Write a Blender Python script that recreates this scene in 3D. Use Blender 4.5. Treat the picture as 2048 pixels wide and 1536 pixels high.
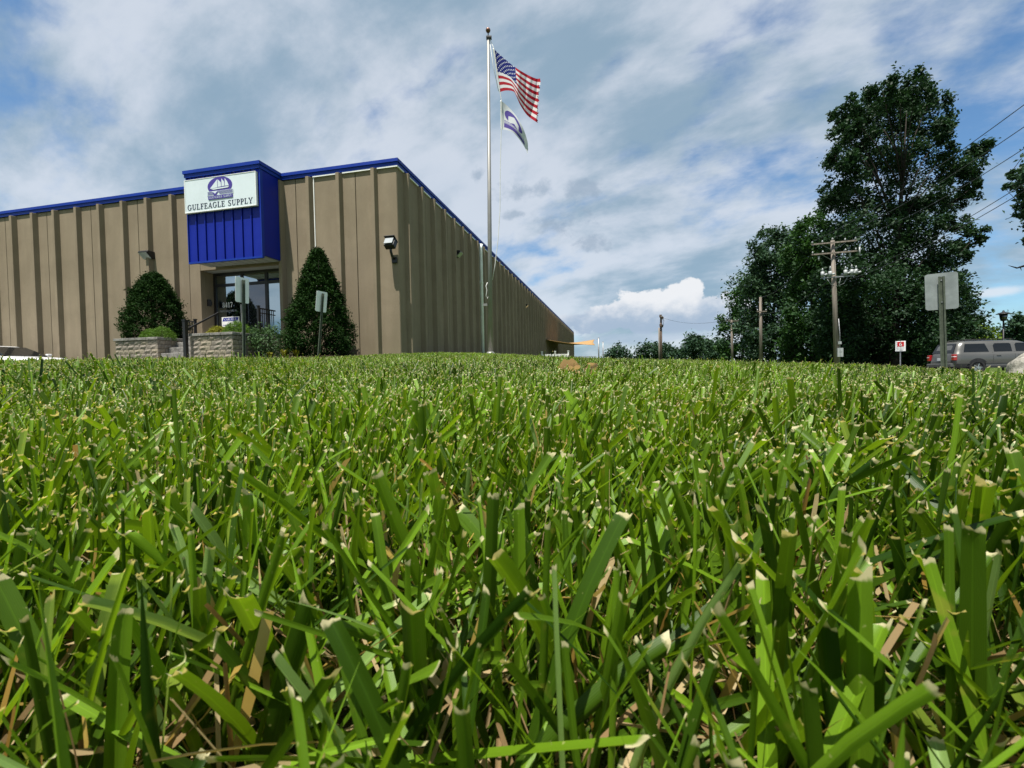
import bpy, bmesh, math, random
import numpy as np
from mathutils import Vector, Matrix

for o in list(bpy.data.objects):
    bpy.data.objects.remove(o)
scene = bpy.context.scene
COL = scene.collection
R = math.radians
random.seed(7)
rng = np.random.default_rng(7)

# ------------------------------------------------------------------ camera
FPX, CX, CY = 900.0, 1024.0, 768.0          # focal length and centre in photo pixels
CAMZ = 0.13
cam_d = bpy.data.cameras.new('camera')
cam_d.sensor_width = 36.0
cam_d.lens = FPX / 2048.0 * 36.0
cam_d.clip_start = 0.01
cam_d.clip_end = 8000.0
cam_d.dof.use_dof = True
cam_d.dof.focus_distance = 0.8
cam_d.dof.aperture_fstop = 38.0
cam = bpy.data.objects.new('camera', cam_d)
COL.objects.link(cam)
CAM_ROT = Matrix.Rotation(R(90) - math.atan(22.0 / FPX), 3, 'X') @ Matrix.Rotation(-0.02, 3, 'Z')
cam.matrix_world = Matrix.Translation((0, 0, CAMZ)) @ CAM_ROT.to_4x4()
scene.camera = cam


def at(px, py, Y):
    """photo pixel + distance forward -> world point"""
    d = CAM_ROT @ Vector((px - CX, -(py - CY), -FPX))
    return Vector((d.x / d.y * Y, Y, CAMZ + d.z / d.y * Y))


# ------------------------------------------------------------------ sun + sky
SUN = Vector((-0.50, -0.91, 3.0)).normalized()
sd = bpy.data.lights.new('sun', 'SUN')
sd.energy = 5.0
sd.angle = R(0.55)
sd.color = (1.0, 0.955, 0.88)
sun = bpy.data.objects.new('sun', sd)
COL.objects.link(sun)
sun.rotation_euler = (-SUN).to_track_quat('-Z', 'Y').to_euler()
sun.location = (0, 0, 60)

scene.view_settings.view_transform = 'Standard'
scene.view_settings.look = 'None'
scene.view_settings.gamma = 1.0
scene.view_settings.use_curve_mapping = False
scene.view_settings.exposure = 0.80

world = bpy.data.worlds.new('World')
scene.world = world
world.use_nodes = True


class NT:
    """tiny expression helper over a node tree"""
    def __init__(s, nt):
        s.nt = nt

    def new(s, t, **kw):
        n = s.nt.nodes.new(t)
        for k, v in kw.items():
            setattr(n, k, v)
        return n

    def put(s, sock, v):
        if isinstance(v, (int, float)):
            sock.default_value = v
        elif isinstance(v, (tuple, list)):
            if len(v) == 3 and sock.type == 'RGBA':
                v = (*v, 1)
            sock.default_value = v
        else:
            s.nt.links.new(v, sock)

    def m(s, op, a, b=0.0, c=0.0, clamp=False):
        n = s.new('ShaderNodeMath', operation=op, use_clamp=clamp)
        s.put(n.inputs[0], a)
        s.put(n.inputs[1], b)
        if len(n.inputs) > 2:
            s.put(n.inputs[2], c)
        return n.outputs[0]

    def mix(s, f, a, b, mode='MIX'):
        n = s.new('ShaderNodeMix', data_type='RGBA', blend_type=mode)
        s.put(n.inputs[0], f)
        s.put(n.inputs[6], a)
        s.put(n.inputs[7], b)
        return n.outputs[2]

    def ss(s, v, lo, hi, a=0.0, b=1.0):
        n = s.new('ShaderNodeMapRange', interpolation_type='SMOOTHSTEP')
        s.put(n.inputs[0], v)
        n.inputs[1].default_value = lo
        n.inputs[2].default_value = hi
        n.inputs[3].default_value = a
        n.inputs[4].default_value = b
        return n.outputs[0]

    def xyz(s, x, y, z):
        n = s.new('ShaderNodeCombineXYZ')
        s.put(n.inputs[0], x)
        s.put(n.inputs[1], y)
        s.put(n.inputs[2], z)
        return n.outputs[0]

    def noise(s, vec, scale, detail=4.0, rough=0.55, dist=0.0, lac=2.0):
        n = s.new('ShaderNodeTexNoise')
        if vec is not None:
            s.put(n.inputs['Vector'], vec)
        n.inputs['Scale'].default_value = scale
        n.inputs['Detail'].default_value = detail
        n.inputs['Roughness'].default_value = rough
        n.inputs['Distortion'].default_value = dist
        n.inputs['Lacunarity'].default_value = lac
        return n.outputs[0]


def build_world():
    nt = world.node_tree
    nt.nodes.clear()
    n = NT(nt)
    out = n.new('ShaderNodeOutputWorld')
    bg = n.new('ShaderNodeBackground')
    bg.inputs['Strength'].default_value = 0.078
    nt.links.new(bg.outputs[0], out.inputs[0])
    sky = n.new('ShaderNodeTexSky', sky_type='NISHITA')
    sky.sun_disc = False
    sky.sun_elevation = math.asin(SUN.z)
    sky.sun_rotation = math.atan2(SUN.x, SUN.y)
    sky.air_density = 1.0
    sky.dust_density = 0.6
    sky.ozone_density = 2.0
    tc = n.new('ShaderNodeTexCoord')
    sep = n.new('ShaderNodeSeparateXYZ')
    nt.links.new(tc.outputs['Generated'], sep.inputs[0])
    x, y, z = sep.outputs
    zc = n.m('MAXIMUM', z, 0.0)
    den = n.m('ADD', zc, 0.42)
    u = n.m('DIVIDE', x, den)
    v = n.m('DIVIDE', y, den)
    # rotate the cloud plane a little so that streaks run across the view
    ur = n.m('ADD', n.m('MULTIPLY', u, 0.86), n.m('MULTIPLY', v, -0.5))
    vr = n.m('ADD', n.m('MULTIPLY', u, 0.5), n.m('MULTIPLY', v, 0.86))
    pv = n.xyz(ur, vr, 3.7)
    pst = n.xyz(n.m('MULTIPLY', ur, 0.8), n.m('MULTIPLY', vr, 1.15), 1.3)
    big = n.noise(pv, 0.75, 3, 0.5, 0.2)
    med = n.noise(pst, 2.7, 10, 0.58, 0.1)
    rip = n.noise(pst, 11.0, 6, 0.55, 0.15)
    cov = n.m('ADD', n.m('MULTIPLY', big, 0.75), n.m('MULTIPLY', med, 0.62))
    cov = n.m('ADD', cov, n.m('MULTIPLY', rip, 0.30))
    # thinner towards the low sky on the right (east), thicker overhead
    cov = n.m('ADD', cov, n.m('MULTIPLY', n.m('SUBTRACT', zc, 0.35), 0.24))
    cov = n.m('ADD', cov, n.m('MULTIPLY', x, -0.07))
    mask = n.ss(cov, 0.60, 0.79)
    shade = n.noise(n.xyz(n.m('MULTIPLY', ur, 0.7), n.m('MULTIPLY', vr, 1.1), 8.1), 3.0, 9, 0.58, 0.15)
    shade2 = n.ss(shade, 0.38, 0.62)
    ccol = n.mix(shade2, (2.25, 3.15, 3.9), (5.15, 5.55, 6.1))
    thick = n.ss(cov, 0.80, 1.08)
    ccol = n.mix(n.m('MULTIPLY', thick, 0.30), ccol, (3.6, 4.3, 5.2))
    base = n.mix(1.0, sky.outputs[0], (0.74, 0.98, 1.10), 'MULTIPLY')
    col = n.mix(n.m('MULTIPLY', mask, 0.86), base, ccol)
    # azimuth / elevation for the single clouds
    az = n.m('ARCTAN2', x, y)
    el = n.m('ARCSINE', z)
    ae = n.xyz(az, n.m('MULTIPLY', el, 1.25), 0.0)
    n1 = n.m('SUBTRACT', n.noise(ae, 30.0, 8, 0.60, 0.1), 0.5)
    n2 = n.m('SUBTRACT', n.noise(ae, 7.0, 6, 0.55, 0.6), 0.5)

    def blob(px, py, rx, ry, flat=None):
        d = (at(px, py, 1.0) - Vector((0, 0, CAMZ))).normalized()
        a0, e0 = math.atan2(d.x, d.y), math.asin(d.z)
        da = n.m('DIVIDE', n.m('SUBTRACT', az, a0), rx / FPX)
        de = n.m('DIVIDE', n.m('SUBTRACT', el, e0), ry / FPX)
        r = n.m('SQRT', n.m('ADD', n.m('MULTIPLY', da, da), n.m('MULTIPLY', de, de)))
        return n.m('SUBTRACT', 1.0, r), de

    def cloud(col, blobs, namp, lo, hi, top, bot, strength=1.0, elo=None, ehi=None):
        f = None
        for b in blobs:
            g, _ = blob(*b)
            f = g if f is None else n.m('SMOOTH_MAX', f, g, 0.15)
        f = n.m('ADD', f, n.m('MULTIPLY', n1, namp))
        f = n.m('ADD', f, n.m('MULTIPLY', n2, namp * 0.8))
        k = n.m('MULTIPLY', n.ss(f, lo, hi), strength)
        if elo is not None:
            g = n.ss(n.m('ADD', el, n.m('ADD', n.m('MULTIPLY', n2, 0.10), n.m('MULTIPLY', n1, 0.07))), elo, ehi)
            c = n.mix(g, bot, top)
        else:
            c = top
        return n.mix(k, col, c)

    def elev(px, py):
        d = (at(px, py, 1.0) - Vector((0, 0, CAMZ))).normalized()
        return math.asin(d.z)
    # cumulus low over the horizon
    col = cloud(col, [(1300, 610, 95, 30), (1245, 630, 100, 26), (1375, 592, 36, 34), (1345, 640, 150, 28),
                      (1430, 620, 60, 36), (1200, 642, 90, 26)],
                1.15, 0.0, 0.20, (6.6, 6.7, 6.9), (2.9, 3.7, 4.8), 0.93, elev(1300, 655), elev(1300, 590))
    col = cloud(col, [(1300, 675, 160, 14)], 0.8, 0.0, 0.5, (3.3, 4.1, 5.2), None, 0.6)
    col = cloud(col, [(1990, 584, 34, 9)], 0.7, 0.0, 0.7, (6.0, 6.2, 6.6), None, 0.7)
    # dark ragged scud
    col = cloud(col, [(1060, 380, 95, 24), (1130, 450, 70, 28), (1180, 485, 50, 20), (1150, 380, 50, 22),
                      (955, 350, 18, 22), (1030, 430, 40, 12)],
                2.6, 0.10, 1.0, (2.2, 2.9, 3.8), None, 0.62)
    nt.links.new(col, bg.inputs['Color'])


build_world()


# ------------------------------------------------------------------ helpers
def tag(o, label=None, cat=None, group=None, kind=None):
    if label: o['label'] = label
    if cat: o['category'] = cat
    if group: o['group'] = group
    if kind: o['kind'] = kind
    return o


def thing(name, label, cat, loc=(0, 0, 0), rotz=0.0, group=None):
    o = bpy.data.objects.new(name, None)
    o.empty_display_size = 0.2
    COL.objects.link(o)
    o.location = loc
    o.rotation_euler = (0, 0, rotz)
    return tag(o, label, cat, group)


class MB:
    def __init__(s):
        s.v, s.f, s.mi, s.sm = [], [], [], []

    def add(s, vs, fs, mi=0, smooth=False):
        b = len(s.v)
        s.v += [tuple(v) for v in vs]
        for f in fs:
            s.f.append(tuple(b + i for i in f))
            s.mi.append(mi)
            s.sm.append(smooth)
        return s

    def box(s, lo, hi, mi=0, M=None):
        x0, y0, z0 = lo
        x1, y1, z1 = hi
        vs = [(x0, y0, z0), (x1, y0, z0), (x1, y1, z0), (x0, y1, z0), (x0, y0, z1), (x1, y0, z1), (x1, y1, z1), (x0, y1, z1)]
        if M is not None:
            vs = [M @ Vector(v) for v in vs]
        return s.add(vs, [(0, 3, 2, 1), (4, 5, 6, 7), (0, 1, 5, 4), (1, 2, 6, 5), (2, 3, 7, 6), (3, 0, 4, 7)], mi)

    def bar(s, a, b, w, h=None, mi=0):
        """square bar from a to b"""
        a, b = Vector(a), Vector(b)
        h = h or w
        d = (b - a).normalized()
        up = Vector((0, 0, 1)) if abs(d.z) < 0.95 else Vector((1, 0, 0))
        x = d.cross(up).normalized()
        y = x.cross(d)
        vs = []
        for p in (a, b):
            for sx, sy in ((-1, -1), (1, -1), (1, 1), (-1, 1)):
                vs.append(p + x * sx * w / 2 + y * sy * h / 2)
        return s.add(vs, [(0, 1, 2, 3), (7, 6, 5, 4), (0, 4, 5, 1), (1, 5, 6, 2), (2, 6, 7, 3), (3, 7, 4, 0)], mi)

    def tube(s, pts, r, n=8, mi=0, caps=True, smooth=True):
        pts = [Vector(p) for p in pts]
        rs = r if isinstance(r, (list, tuple)) else [r] * len(pts)
        vs, fs = [], []
        for i, p in enumerate(pts):
            d = (pts[min(i + 1, len(pts) - 1)] - pts[max(i - 1, 0)]).normalized()
            up = Vector((0, 0, 1)) if abs(d.z) < 0.9 else Vector((0, 1, 0))
            x = d.cross(up).normalized()
            y = x.cross(d)
            for k in range(n):
                a = 2 * math.pi * k / n
                vs.append(p + (x * math.cos(a) + y * math.sin(a)) * rs[i])
        for i in range(len(pts) - 1):
            for k in range(n):
                k2 = (k + 1) % n
                fs.append((i * n + k, i * n + k2, (i + 1) * n + k2, (i + 1) * n + k))
        s.add(vs, fs, mi, smooth)
        if caps:
            b = len(s.v) - len(vs)
            s.f.append(tuple(b + k for k in reversed(range(n)))); s.mi.append(mi); s.sm.append(False)
            s.f.append(tuple(b + (len(pts) - 1) * n + k for k in range(n))); s.mi.append(mi); s.sm.append(False)
        return s

    def lathe(s, prof, n=16, c=(0, 0, 0), mi=0):
        vs, fs = [], []
        for r, z in prof:
            for k in range(n):
                a = 2 * math.pi * k / n
                vs.append((c[0] + r * math.cos(a), c[1] + r * math.sin(a), c[2] + z))
        for i in range(len(prof) - 1):
            for k in range(n):
                k2 = (k + 1) % n
                fs.append((i * n + k, i * n + k2, (i + 1) * n + k2, (i + 1) * n + k))
        s.add(vs, fs, mi, True)
        b = len(s.v) - len(vs)
        s.f.append(tuple(b + k for k in reversed(range(n)))); s.mi.append(mi); s.sm.append(False)
        s.f.append(tuple(b + (len(prof) - 1) * n + k for k in range(n))); s.mi.append(mi); s.sm.append(False)
        return s

    def prism(s, poly, M, d, mi=0):
        """polygon (list of 2D points, CCW) in M's xy plane, thickness d along M's z"""
        n = len(poly)
        vs = [M @ Vector((x, y, 0)) for x, y in poly] + [M @ Vector((x, y, d)) for x, y in poly]
        fs = [tuple(reversed(range(n))), tuple(range(n, 2 * n))]
        for i in range(n):
            j = (i + 1) % n
            fs.append((i, j, n + j, n + i))
        return s.add(vs, fs, mi)

    def build(s, name, mats, parent=None, loc=(0, 0, 0), rot=None, bevel=0.0):
        me = bpy.data.meshes.new(name)
        me.from_pydata(s.v, [], s.f)
        if not isinstance(mats, (list, tuple)):
            mats = [mats]
        for m in mats:
            me.materials.append(m)
        me.polygons.foreach_set('material_index', s.mi)
        me.polygons.foreach_set('use_smooth', s.sm)
        me.update()
        o = bpy.data.objects.new(name, me)
        COL.objects.link(o)
        o.location = loc
        if rot is not None:
            o.rotation_euler = rot
        if parent is not None:
            o.parent = parent
        if bevel > 0:
            b = o.modifiers.new('bevel', 'BEVEL')
            b.width = bevel
            b.segments = 2
            b.limit_method = 'ANGLE'
            b.angle_limit = R(40)
        return o


def dup(o, parent=None, loc=None, rot=None, name=None):
    c = o.copy()
    COL.objects.link(c)
    c.parent = parent
    if loc is not None: c.location = loc
    if rot is not None: c.rotation_euler = rot
    return c


def copy_tree(o, parent=None):
    c = o.copy()
    COL.objects.link(c)
    c.parent = parent
    for ch in [q for q in o.children]:
        copy_tree(ch, c)
    return c


def np_mesh(name, V, F, mat, parent=None, smooth=False, attr=None):
    """V (n,3), F (m,k) numpy -> object"""
    me = bpy.data.meshes.new(name)
    k = F.shape[1]
    me.vertices.add(len(V))
    me.vertices.foreach_set('co', np.ascontiguousarray(V, np.float32).ravel())
    me.loops.add(F.size)
    me.loops.foreach_set('vertex_index', np.ascontiguousarray(F, np.int32).ravel())
    me.polygons.add(len(F))
    me.polygons.foreach_set('loop_start', np.arange(0, F.size, k, dtype=np.int32))
    me.polygons.foreach_set('loop_total', np.full(len(F), k, np.int32))
    if smooth:
        me.polygons.foreach_set('use_smooth', np.ones(len(F), bool))
    if attr is not None:
        a = me.color_attributes.new('bl', 'FLOAT_COLOR', 'POINT')
        a.data.foreach_set('color', np.ascontiguousarray(attr, np.float32).ravel())
    me.materials.append(mat)
    me.update(calc_edges=True)
    o = bpy.data.objects.new(name, me)
    COL.objects.link(o)
    if parent is not None:
        o.parent = parent
    return o


# ------------------------------------------------------------------ materials
def mat(name, col, rough=0.6, var=0.12, scale=6.0, bump=0.0, bscale=40.0, metal=0.0, spec=0.4, stretch=(1, 1, 1), coat=0.0,
        col2=None, detail=5.0):
    m = bpy.data.materials.new(name)
    m.use_nodes = True
    nt = m.node_tree
    n = NT(nt)
    b = nt.nodes['Principled BSDF']
    tc = n.new('ShaderNodeTexCoord')
    mp = n.new('ShaderNodeMapping')
    mp.inputs['Scale'].default_value = stretch
    nt.links.new(tc.outputs['Object'], mp.inputs[0])
    f = n.ss(n.noise(mp.outputs[0], scale, detail, 0.6, 0.2), 0.3, 0.7)
    c2 = col2 or tuple(c * (1 - 2 * var) for c in col)
    c1 = col if col2 else tuple(min(1, c * (1 + var)) for c in col)
    n.put(b.inputs['Base Color'], n.mix(f, c2, c1))
    rr = n.m('ADD', rough - 0.06, n.m('MULTIPLY', f, 0.12), clamp=True)
    n.put(b.inputs['Roughness'], rr)
    b.inputs['Metallic'].default_value = metal
    b.inputs['Specular IOR Level'].default_value = spec
    b.inputs['Coat Weight'].default_value = coat
    if bump > 0:
        bn = n.new('ShaderNodeBump')
        bn.inputs['Strength'].default_value = bump
        bn.inputs['Distance'].default_value = 0.02
        n.put(bn.inputs['Height'], n.noise(mp.outputs[0], bscale, 4, 0.6))
        nt.links.new(bn.outputs[0], b.inputs['Normal'])
    return m


def concrete_mat(name='tan_precast_concrete', mildew_shade=0.0):
    m = bpy.data.materials.new(name)
    m.use_nodes = True
    nt = m.node_tree
    n = NT(nt)
    b = nt.nodes['Principled BSDF']
    geo = n.new('ShaderNodeNewGeometry')
    pos = geo.outputs['Position']
    mp = n.new('ShaderNodeMapping')
    mp.inputs['Scale'].default_value = (1, 1, 0.12)
    nt.links.new(pos, mp.inputs[0])
    streak = n.ss(n.noise(mp.outputs[0], 1.7, 6, 0.6, 0.3), 0.35, 0.72)
    blot = n.ss(n.noise(pos, 0.9, 6, 0.6, 0.4), 0.35, 0.7)
    grain = n.noise(pos, 60, 3, 0.7)
    c = n.mix(streak, (0.205, 0.164, 0.112), (0.25, 0.202, 0.14))
    c = n.mix(n.m('MULTIPLY', blot, 0.7), c, (0.175, 0.139, 0.094))
    c = n.mix(n.m('MULTIPLY', n.ss(grain, 0.4, 0.75), 0.35), c, (0.30, 0.25, 0.18))
    # rain-splash staining near the foot of the wall
    sep = n.new('ShaderNodeSeparateXYZ')
    nt.links.new(pos, sep.inputs[0])
    foot = n.ss(n.m('ADD', sep.outputs[2], n.m('MULTIPLY', streak, 2.2)), 1.2, 4.4, 1.0, 0.0)
    c = n.mix(n.m('MULTIPLY', foot, 0.5), c, (0.17, 0.145, 0.095))
    if mildew_shade > 0:
        ms = n.ss(n.m('ADD', n.noise(mp.outputs[0], 2.6, 7, 0.65, 0.2), n.m('MULTIPLY', sep.outputs[2], -0.018)), 0.36, 0.62)
        c = n.mix(n.m('MULTIPLY', ms, mildew_shade), c, (0.135, 0.12, 0.085))  # mildew streaks that also carry some painted shade
    n.put(b.inputs['Base Color'], c)
    b.inputs['Roughness'].default_value = 0.88
    b.inputs['Specular IOR Level'].default_value = 0.2
    bn = n.new('ShaderNodeBump')
    bn.inputs['Strength'].default_value = 0.35
    bn.inputs['Distance'].default_value = 0.01
    n.put(bn.inputs['Height'], n.noise(pos, 90, 3, 0.7))
    nt.links.new(bn.outputs[0], b.inputs['Normal'])
    return m


def glass_mat(name, tint, mixf, rough=0.02, body=(0.012, 0.014, 0.016)):
    m = bpy.data.materials.new(name)
    m.use_nodes = True
    nt = m.node_tree
    n = NT(nt)
    b = nt.nodes['Principled BSDF']
    b.inputs['Base Color'].default_value = (*body, 1)
    b.inputs['Roughness'].default_value = 0.08
    b.inputs['Specular IOR Level'].default_value = 0.25
    g = n.new('ShaderNodeBsdfGlossy')
    g.inputs['Color'].default_value = (*tint, 1)
    g.inputs['Roughness'].default_value = rough
    bn = n.new('ShaderNodeBump')
    bn.inputs['Strength'].default_value = 0.02
    tc = n.new('ShaderNodeTexCoord')
    n.put(bn.inputs['Height'], n.noise(tc.outputs['Object'], 1.3, 2, 0.5))
    nt.links.new(bn.outputs[0], g.inputs['Normal'])
    mx = n.new('ShaderNodeMixShader')
    mx.inputs[0].default_value = mixf
    nt.links.new(b.outputs[0], mx.inputs[1])
    nt.links.new(g.outputs[0], mx.inputs[2])
    nt.links.new(mx.outputs[0], nt.nodes['Material Output'].inputs[0])
    return m


def leaf_mat(name, c_dark, c_light, trans=0.3, rough=0.6, spec=0.2):
    m = bpy.data.materials.new(name)
    m.use_nodes = True
    nt = m.node_tree
    n = NT(nt)
    b = nt.nodes['Principled BSDF']
    at_ = n.new('ShaderNodeAttribute', attribute_name='bl')
    sep = n.new('ShaderNodeSeparateColor')
    nt.links.new(at_.outputs['Color'], sep.inputs[0])
    c = n.mix(sep.outputs[1], c_dark, c_light)
    n.put(b.inputs['Base Color'], c)
    b.inputs['Roughness'].default_value = rough
    b.inputs['Specular IOR Level'].default_value = spec
    t = n.new('ShaderNodeBsdfTranslucent')
    n.put(t.inputs[0], n.mix(0.5, c, (c_light[0] * 1.3, c_light[1] * 1.3, c_light[2] * 0.7)))
    mx = n.new('ShaderNodeMixShader')
    mx.inputs[0].default_value = trans
    nt.links.new(b.outputs[0], mx.inputs[1])
    nt.links.new(t.outputs[0], mx.inputs[2])
    nt.links.new(mx.outputs[0], nt.nodes['Material Output'].inputs[0])
    return m


def blade_mat():
    m = bpy.data.materials.new('mown_grass_blade')
    m.use_nodes = True
    nt = m.node_tree
    n = NT(nt)
    b = nt.nodes['Principled BSDF']
    a = n.new('ShaderNodeAttribute', attribute_name='bl')
    sep = n.new('ShaderNodeSeparateColor')
    nt.links.new(a.outputs['Color'], sep.inputs[0])
    t, rnd, acr = sep.outputs
    dead = a.outputs['Alpha']
    geo = n.new('ShaderNodeNewGeometry')
    pos = geo.outputs['Position']
    patch = n.noise(pos, 1.4, 3, 0.5)
    g = n.mix(rnd, (0.006, 0.029, 0.002), (0.148, 0.272, 0.011))
    g = n.mix(n.ss(patch, 0.42, 0.7, 0.0, 0.4), g, (0.18, 0.285, 0.013))
    g = n.mix(n.ss(n.m('FRACT', n.m('MULTIPLY', rnd, 37.0)), 0.93, 0.95), g, (0.19, 0.30, 0.08))
    # veins along the blade
    vein = n.m('SINE', n.m('MULTIPLY', acr, 88.0))
    vein = n.m('ADD', 1.0, n.m('MULTIPLY', vein, 0.09))
    rib = n.ss(n.m('ABSOLUTE', n.m('SUBTRACT', acr, 0.5)), 0.0, 0.07, 1.25, 1.0)
    vv = n.m('MULTIPLY', vein, rib)
    cv = n.new('ShaderNodeCombineXYZ')
    for i in range(3):
        n.put(cv.inputs[i], vv)
    g = n.mix(1.0, g, cv.outputs[0], 'MULTIPLY')
    # pale blemishes
    sp = n.ss(n.noise(pos, 420, 2, 0.5), 0.70, 0.76)
    g = n.mix(n.m('MULTIPLY', sp, 0.55), g, (0.42, 0.42, 0.16))
    yel = n.ss(n.noise(pos, 90, 2, 0.5), 0.66, 0.74)
    g = n.mix(n.m('MULTIPLY', yel, 0.35), g, (0.34, 0.28, 0.05))
    # straw sheath with shade painted into the blade base, bleached mown tip
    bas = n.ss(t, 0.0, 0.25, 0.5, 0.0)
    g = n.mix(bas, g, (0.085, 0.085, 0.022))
    jag = n.noise(pos, 520, 2, 0.6)
    tip = n.ss(n.m('ADD', t, n.m('MULTIPLY', n.m('SUBTRACT', jag, 0.5), 0.02)), 0.981, 0.992)
    g = n.mix(tip, g, (0.54, 0.49, 0.28))
    straw = n.mix(rnd, (0.20, 0.115, 0.045), (0.55, 0.43, 0.23))
    c = n.mix(dead, g, straw)
    n.put(b.inputs['Base Color'], c)
    n.put(b.inputs['Roughness'], n.m('ADD', 0.42, n.m('MULTIPLY', dead, 0.4)))
    b.inputs['Specular IOR Level'].default_value = 0.28
    bn = n.new('ShaderNodeBump')
    bn.inputs['Strength'].default_value = 0.25
    bn.inputs['Distance'].default_value = 0.0004
    n.put(bn.inputs['Height'], vv)
    nt.links.new(bn.outputs[0], b.inputs['Normal'])
    tr = n.new('ShaderNodeBsdfTranslucent')
    n.put(tr.inputs[0], n.mix(1.0, c, (1.7, 1.5, 0.7), 'MULTIPLY'))
    mx = n.new('ShaderNodeMixShader')
    mx.inputs[0].default_value = 0.36
    nt.links.new(b.outputs[0], mx.inputs[1])
    nt.links.new(tr.outputs[0], mx.inputs[2])
    nt.links.new(mx.outputs[0], nt.nodes['Material Output'].inputs[0])
    return m


def lawn_mat():
    m = bpy.data.materials.new('lawn_soil_and_thatch')
    m.use_nodes = True
    nt = m.node_tree
    n = NT(nt)
    b = nt.nodes['Principled BSDF']
    geo = n.new('ShaderNodeNewGeometry')
    pos = geo.outputs['Position']
    f = n.ss(n.noise(pos, 3.0, 8, 0.65), 0.4, 0.62)
    f2 = n.noise(pos, 60, 5, 0.7)
    c = n.mix(f, (0.050, 0.095, 0.014), (0.085, 0.145, 0.022))
    c = n.mix(n.ss(f2, 0.45, 0.62), c, (0.055, 0.048, 0.020))
    n.put(b.inputs['Base Color'], c)
    b.inputs['Roughness'].default_value = 0.95
    b.inputs['Specular IOR Level'].default_value = 0.1
    bn = n.new('ShaderNodeBump')
    bn.inputs['Strength'].default_value = 0.8
    bn.inputs['Distance'].default_value = 0.02
    n.put(bn.inputs['Height'], f2)
    nt.links.new(bn.outputs[0], b.inputs['Normal'])
    return m


M = {}
M['concrete'] = concrete_mat()
M['concrete_side'] = concrete_mat('mildewed_shaded_precast_concrete', 0.08)  # side wall copy: mildew plus shade put into the colour
M['blue'] = mat('royal_blue_metal', (0.003, 0.015, 0.25), 0.5, 0.06, 1.2, spec=0.22)
M['blue_trim'] = mat('blue_roof_trim', (0.003, 0.030, 0.27), 0.5, 0.06, 1.2, spec=0.25)
M['sign_white'] = mat('sign_white', (0.60, 0.67, 0.70), 0.45, 0.03, 0.8)
M['white'] = mat('white_paint', (0.78, 0.78, 0.76), 0.45, 0.04, 3)
M['navy'] = mat('navy_lettering', (0.010, 0.012, 0.05), 0.5, 0.03)
M['purple'] = mat('emblem_purple', (0.055, 0.035, 0.25), 0.5, 0.03)
M['soffit'] = mat('grey_soffit', (0.33, 0.34, 0.35), 0.5, 0.06, 2)
M['black'] = mat('black_metal', (0.012, 0.012, 0.013), 0.45, 0.1)
M['bronze'] = mat('dark_bronze_frame', (0.018, 0.016, 0.016), 0.4, 0.1)
M['stone'] = mat('grey_wall_stone', (0.24, 0.21, 0.175), 0.9, 0.22, 5, bump=1.0, bscale=14, spec=0.15)
M['stone2'] = mat('tan_wall_stone', (0.28, 0.24, 0.185), 0.9, 0.2, 6, bump=1.0, bscale=14, spec=0.15)
M['cap'] = mat('cap_stone', (0.21, 0.20, 0.185), 0.9, 0.2, 8, bump=0.8, bscale=20, spec=0.15)
M['galv'] = mat('galvanised_green_steel', (0.10, 0.115, 0.085), 0.5, 0.12, 14, metal=0.4)
M['sign_back'] = mat('aluminium_sign_back', (0.78, 0.80, 0.80), 0.45, 0.05, 3, metal=0.0)
M['sign_back_shaded'] = mat('shaded_aluminium_sign_back', (0.26, 0.285, 0.285), 0.55, 0.1, 5, metal=0.25)  # darker copy of the sign back, shade put into its colour
M['alu'] = mat('satin_aluminium_pole', (0.24, 0.235, 0.22), 0.5, 0.05, 2, metal=0.5)
M['bronze_ball'] = mat('bronze_ball', (0.16, 0.075, 0.05), 0.35, 0.1, metal=0.6)
M['wood'] = mat('weathered_pole_wood', (0.22, 0.19, 0.16), 0.9, 0.22, 5, bump=0.6, bscale=12, stretch=(1, 1, 0.06), spec=0.1)
M['wood_dark'] = mat('dark_pole_wood', (0.13, 0.095, 0.075), 0.9, 0.22, 5, bump=0.6, bscale=12, stretch=(1, 1, 0.06), spec=0.1)
M['porcelain'] = mat('pale_insulator', (0.32, 0.34, 0.34), 0.35, 0.05)
M['steel_grey'] = mat('grey_steel', (0.30, 0.31, 0.32), 0.5, 0.1, metal=0.5)
M['wire'] = mat('wire', (0.02, 0.022, 0.025), 0.6, 0.05)
M['bark'] = mat('bark', (0.035, 0.03, 0.026), 0.95, 0.25, 9, bump=0.8, bscale=18, stretch=(1, 1, 0.25), spec=0.1)
M['tan_fabric'] = mat('tan_shade_cloth', (0.34, 0.20, 0.075), 0.85, 0.06, 3)
M['asphalt'] = mat('asphalt', (0.055, 0.055, 0.056), 0.92, 0.15, 3, bump=0.5, bscale=120, spec=0.2)
M['cement'] = mat('concrete_paving', (0.40, 0.38, 0.34), 0.9, 0.1, 3, bump=0.3, bscale=60, spec=0.2)
M['rock'] = mat('granite_boulder', (0.27, 0.255, 0.22), 0.9, 0.22, 9, bump=1.0, bscale=16, spec=0.15)
M['rope'] = mat('white_rope', (0.62, 0.62, 0.60), 0.8, 0.05)
M['soil'] = mat('dark_mulch', (0.035, 0.024, 0.016), 0.95, 0.3, 30, bump=1.0, bscale=60, spec=0.1)
M['red'] = mat('red_sign_paint', (0.45, 0.015, 0.02), 0.5, 0.04)
M['grey_text'] = mat('grey_print', (0.25, 0.25, 0.25), 0.6, 0.03)
M['lens'] = mat('lamp_lens', (0.34, 0.36, 0.37), 0.15, 0.05, spec=0.6)
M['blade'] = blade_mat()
M['lawn'] = lawn_mat()
M['pane'] = glass_mat('reflective_entrance_glass', (0.62, 0.74, 0.78), 0.62)
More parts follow.
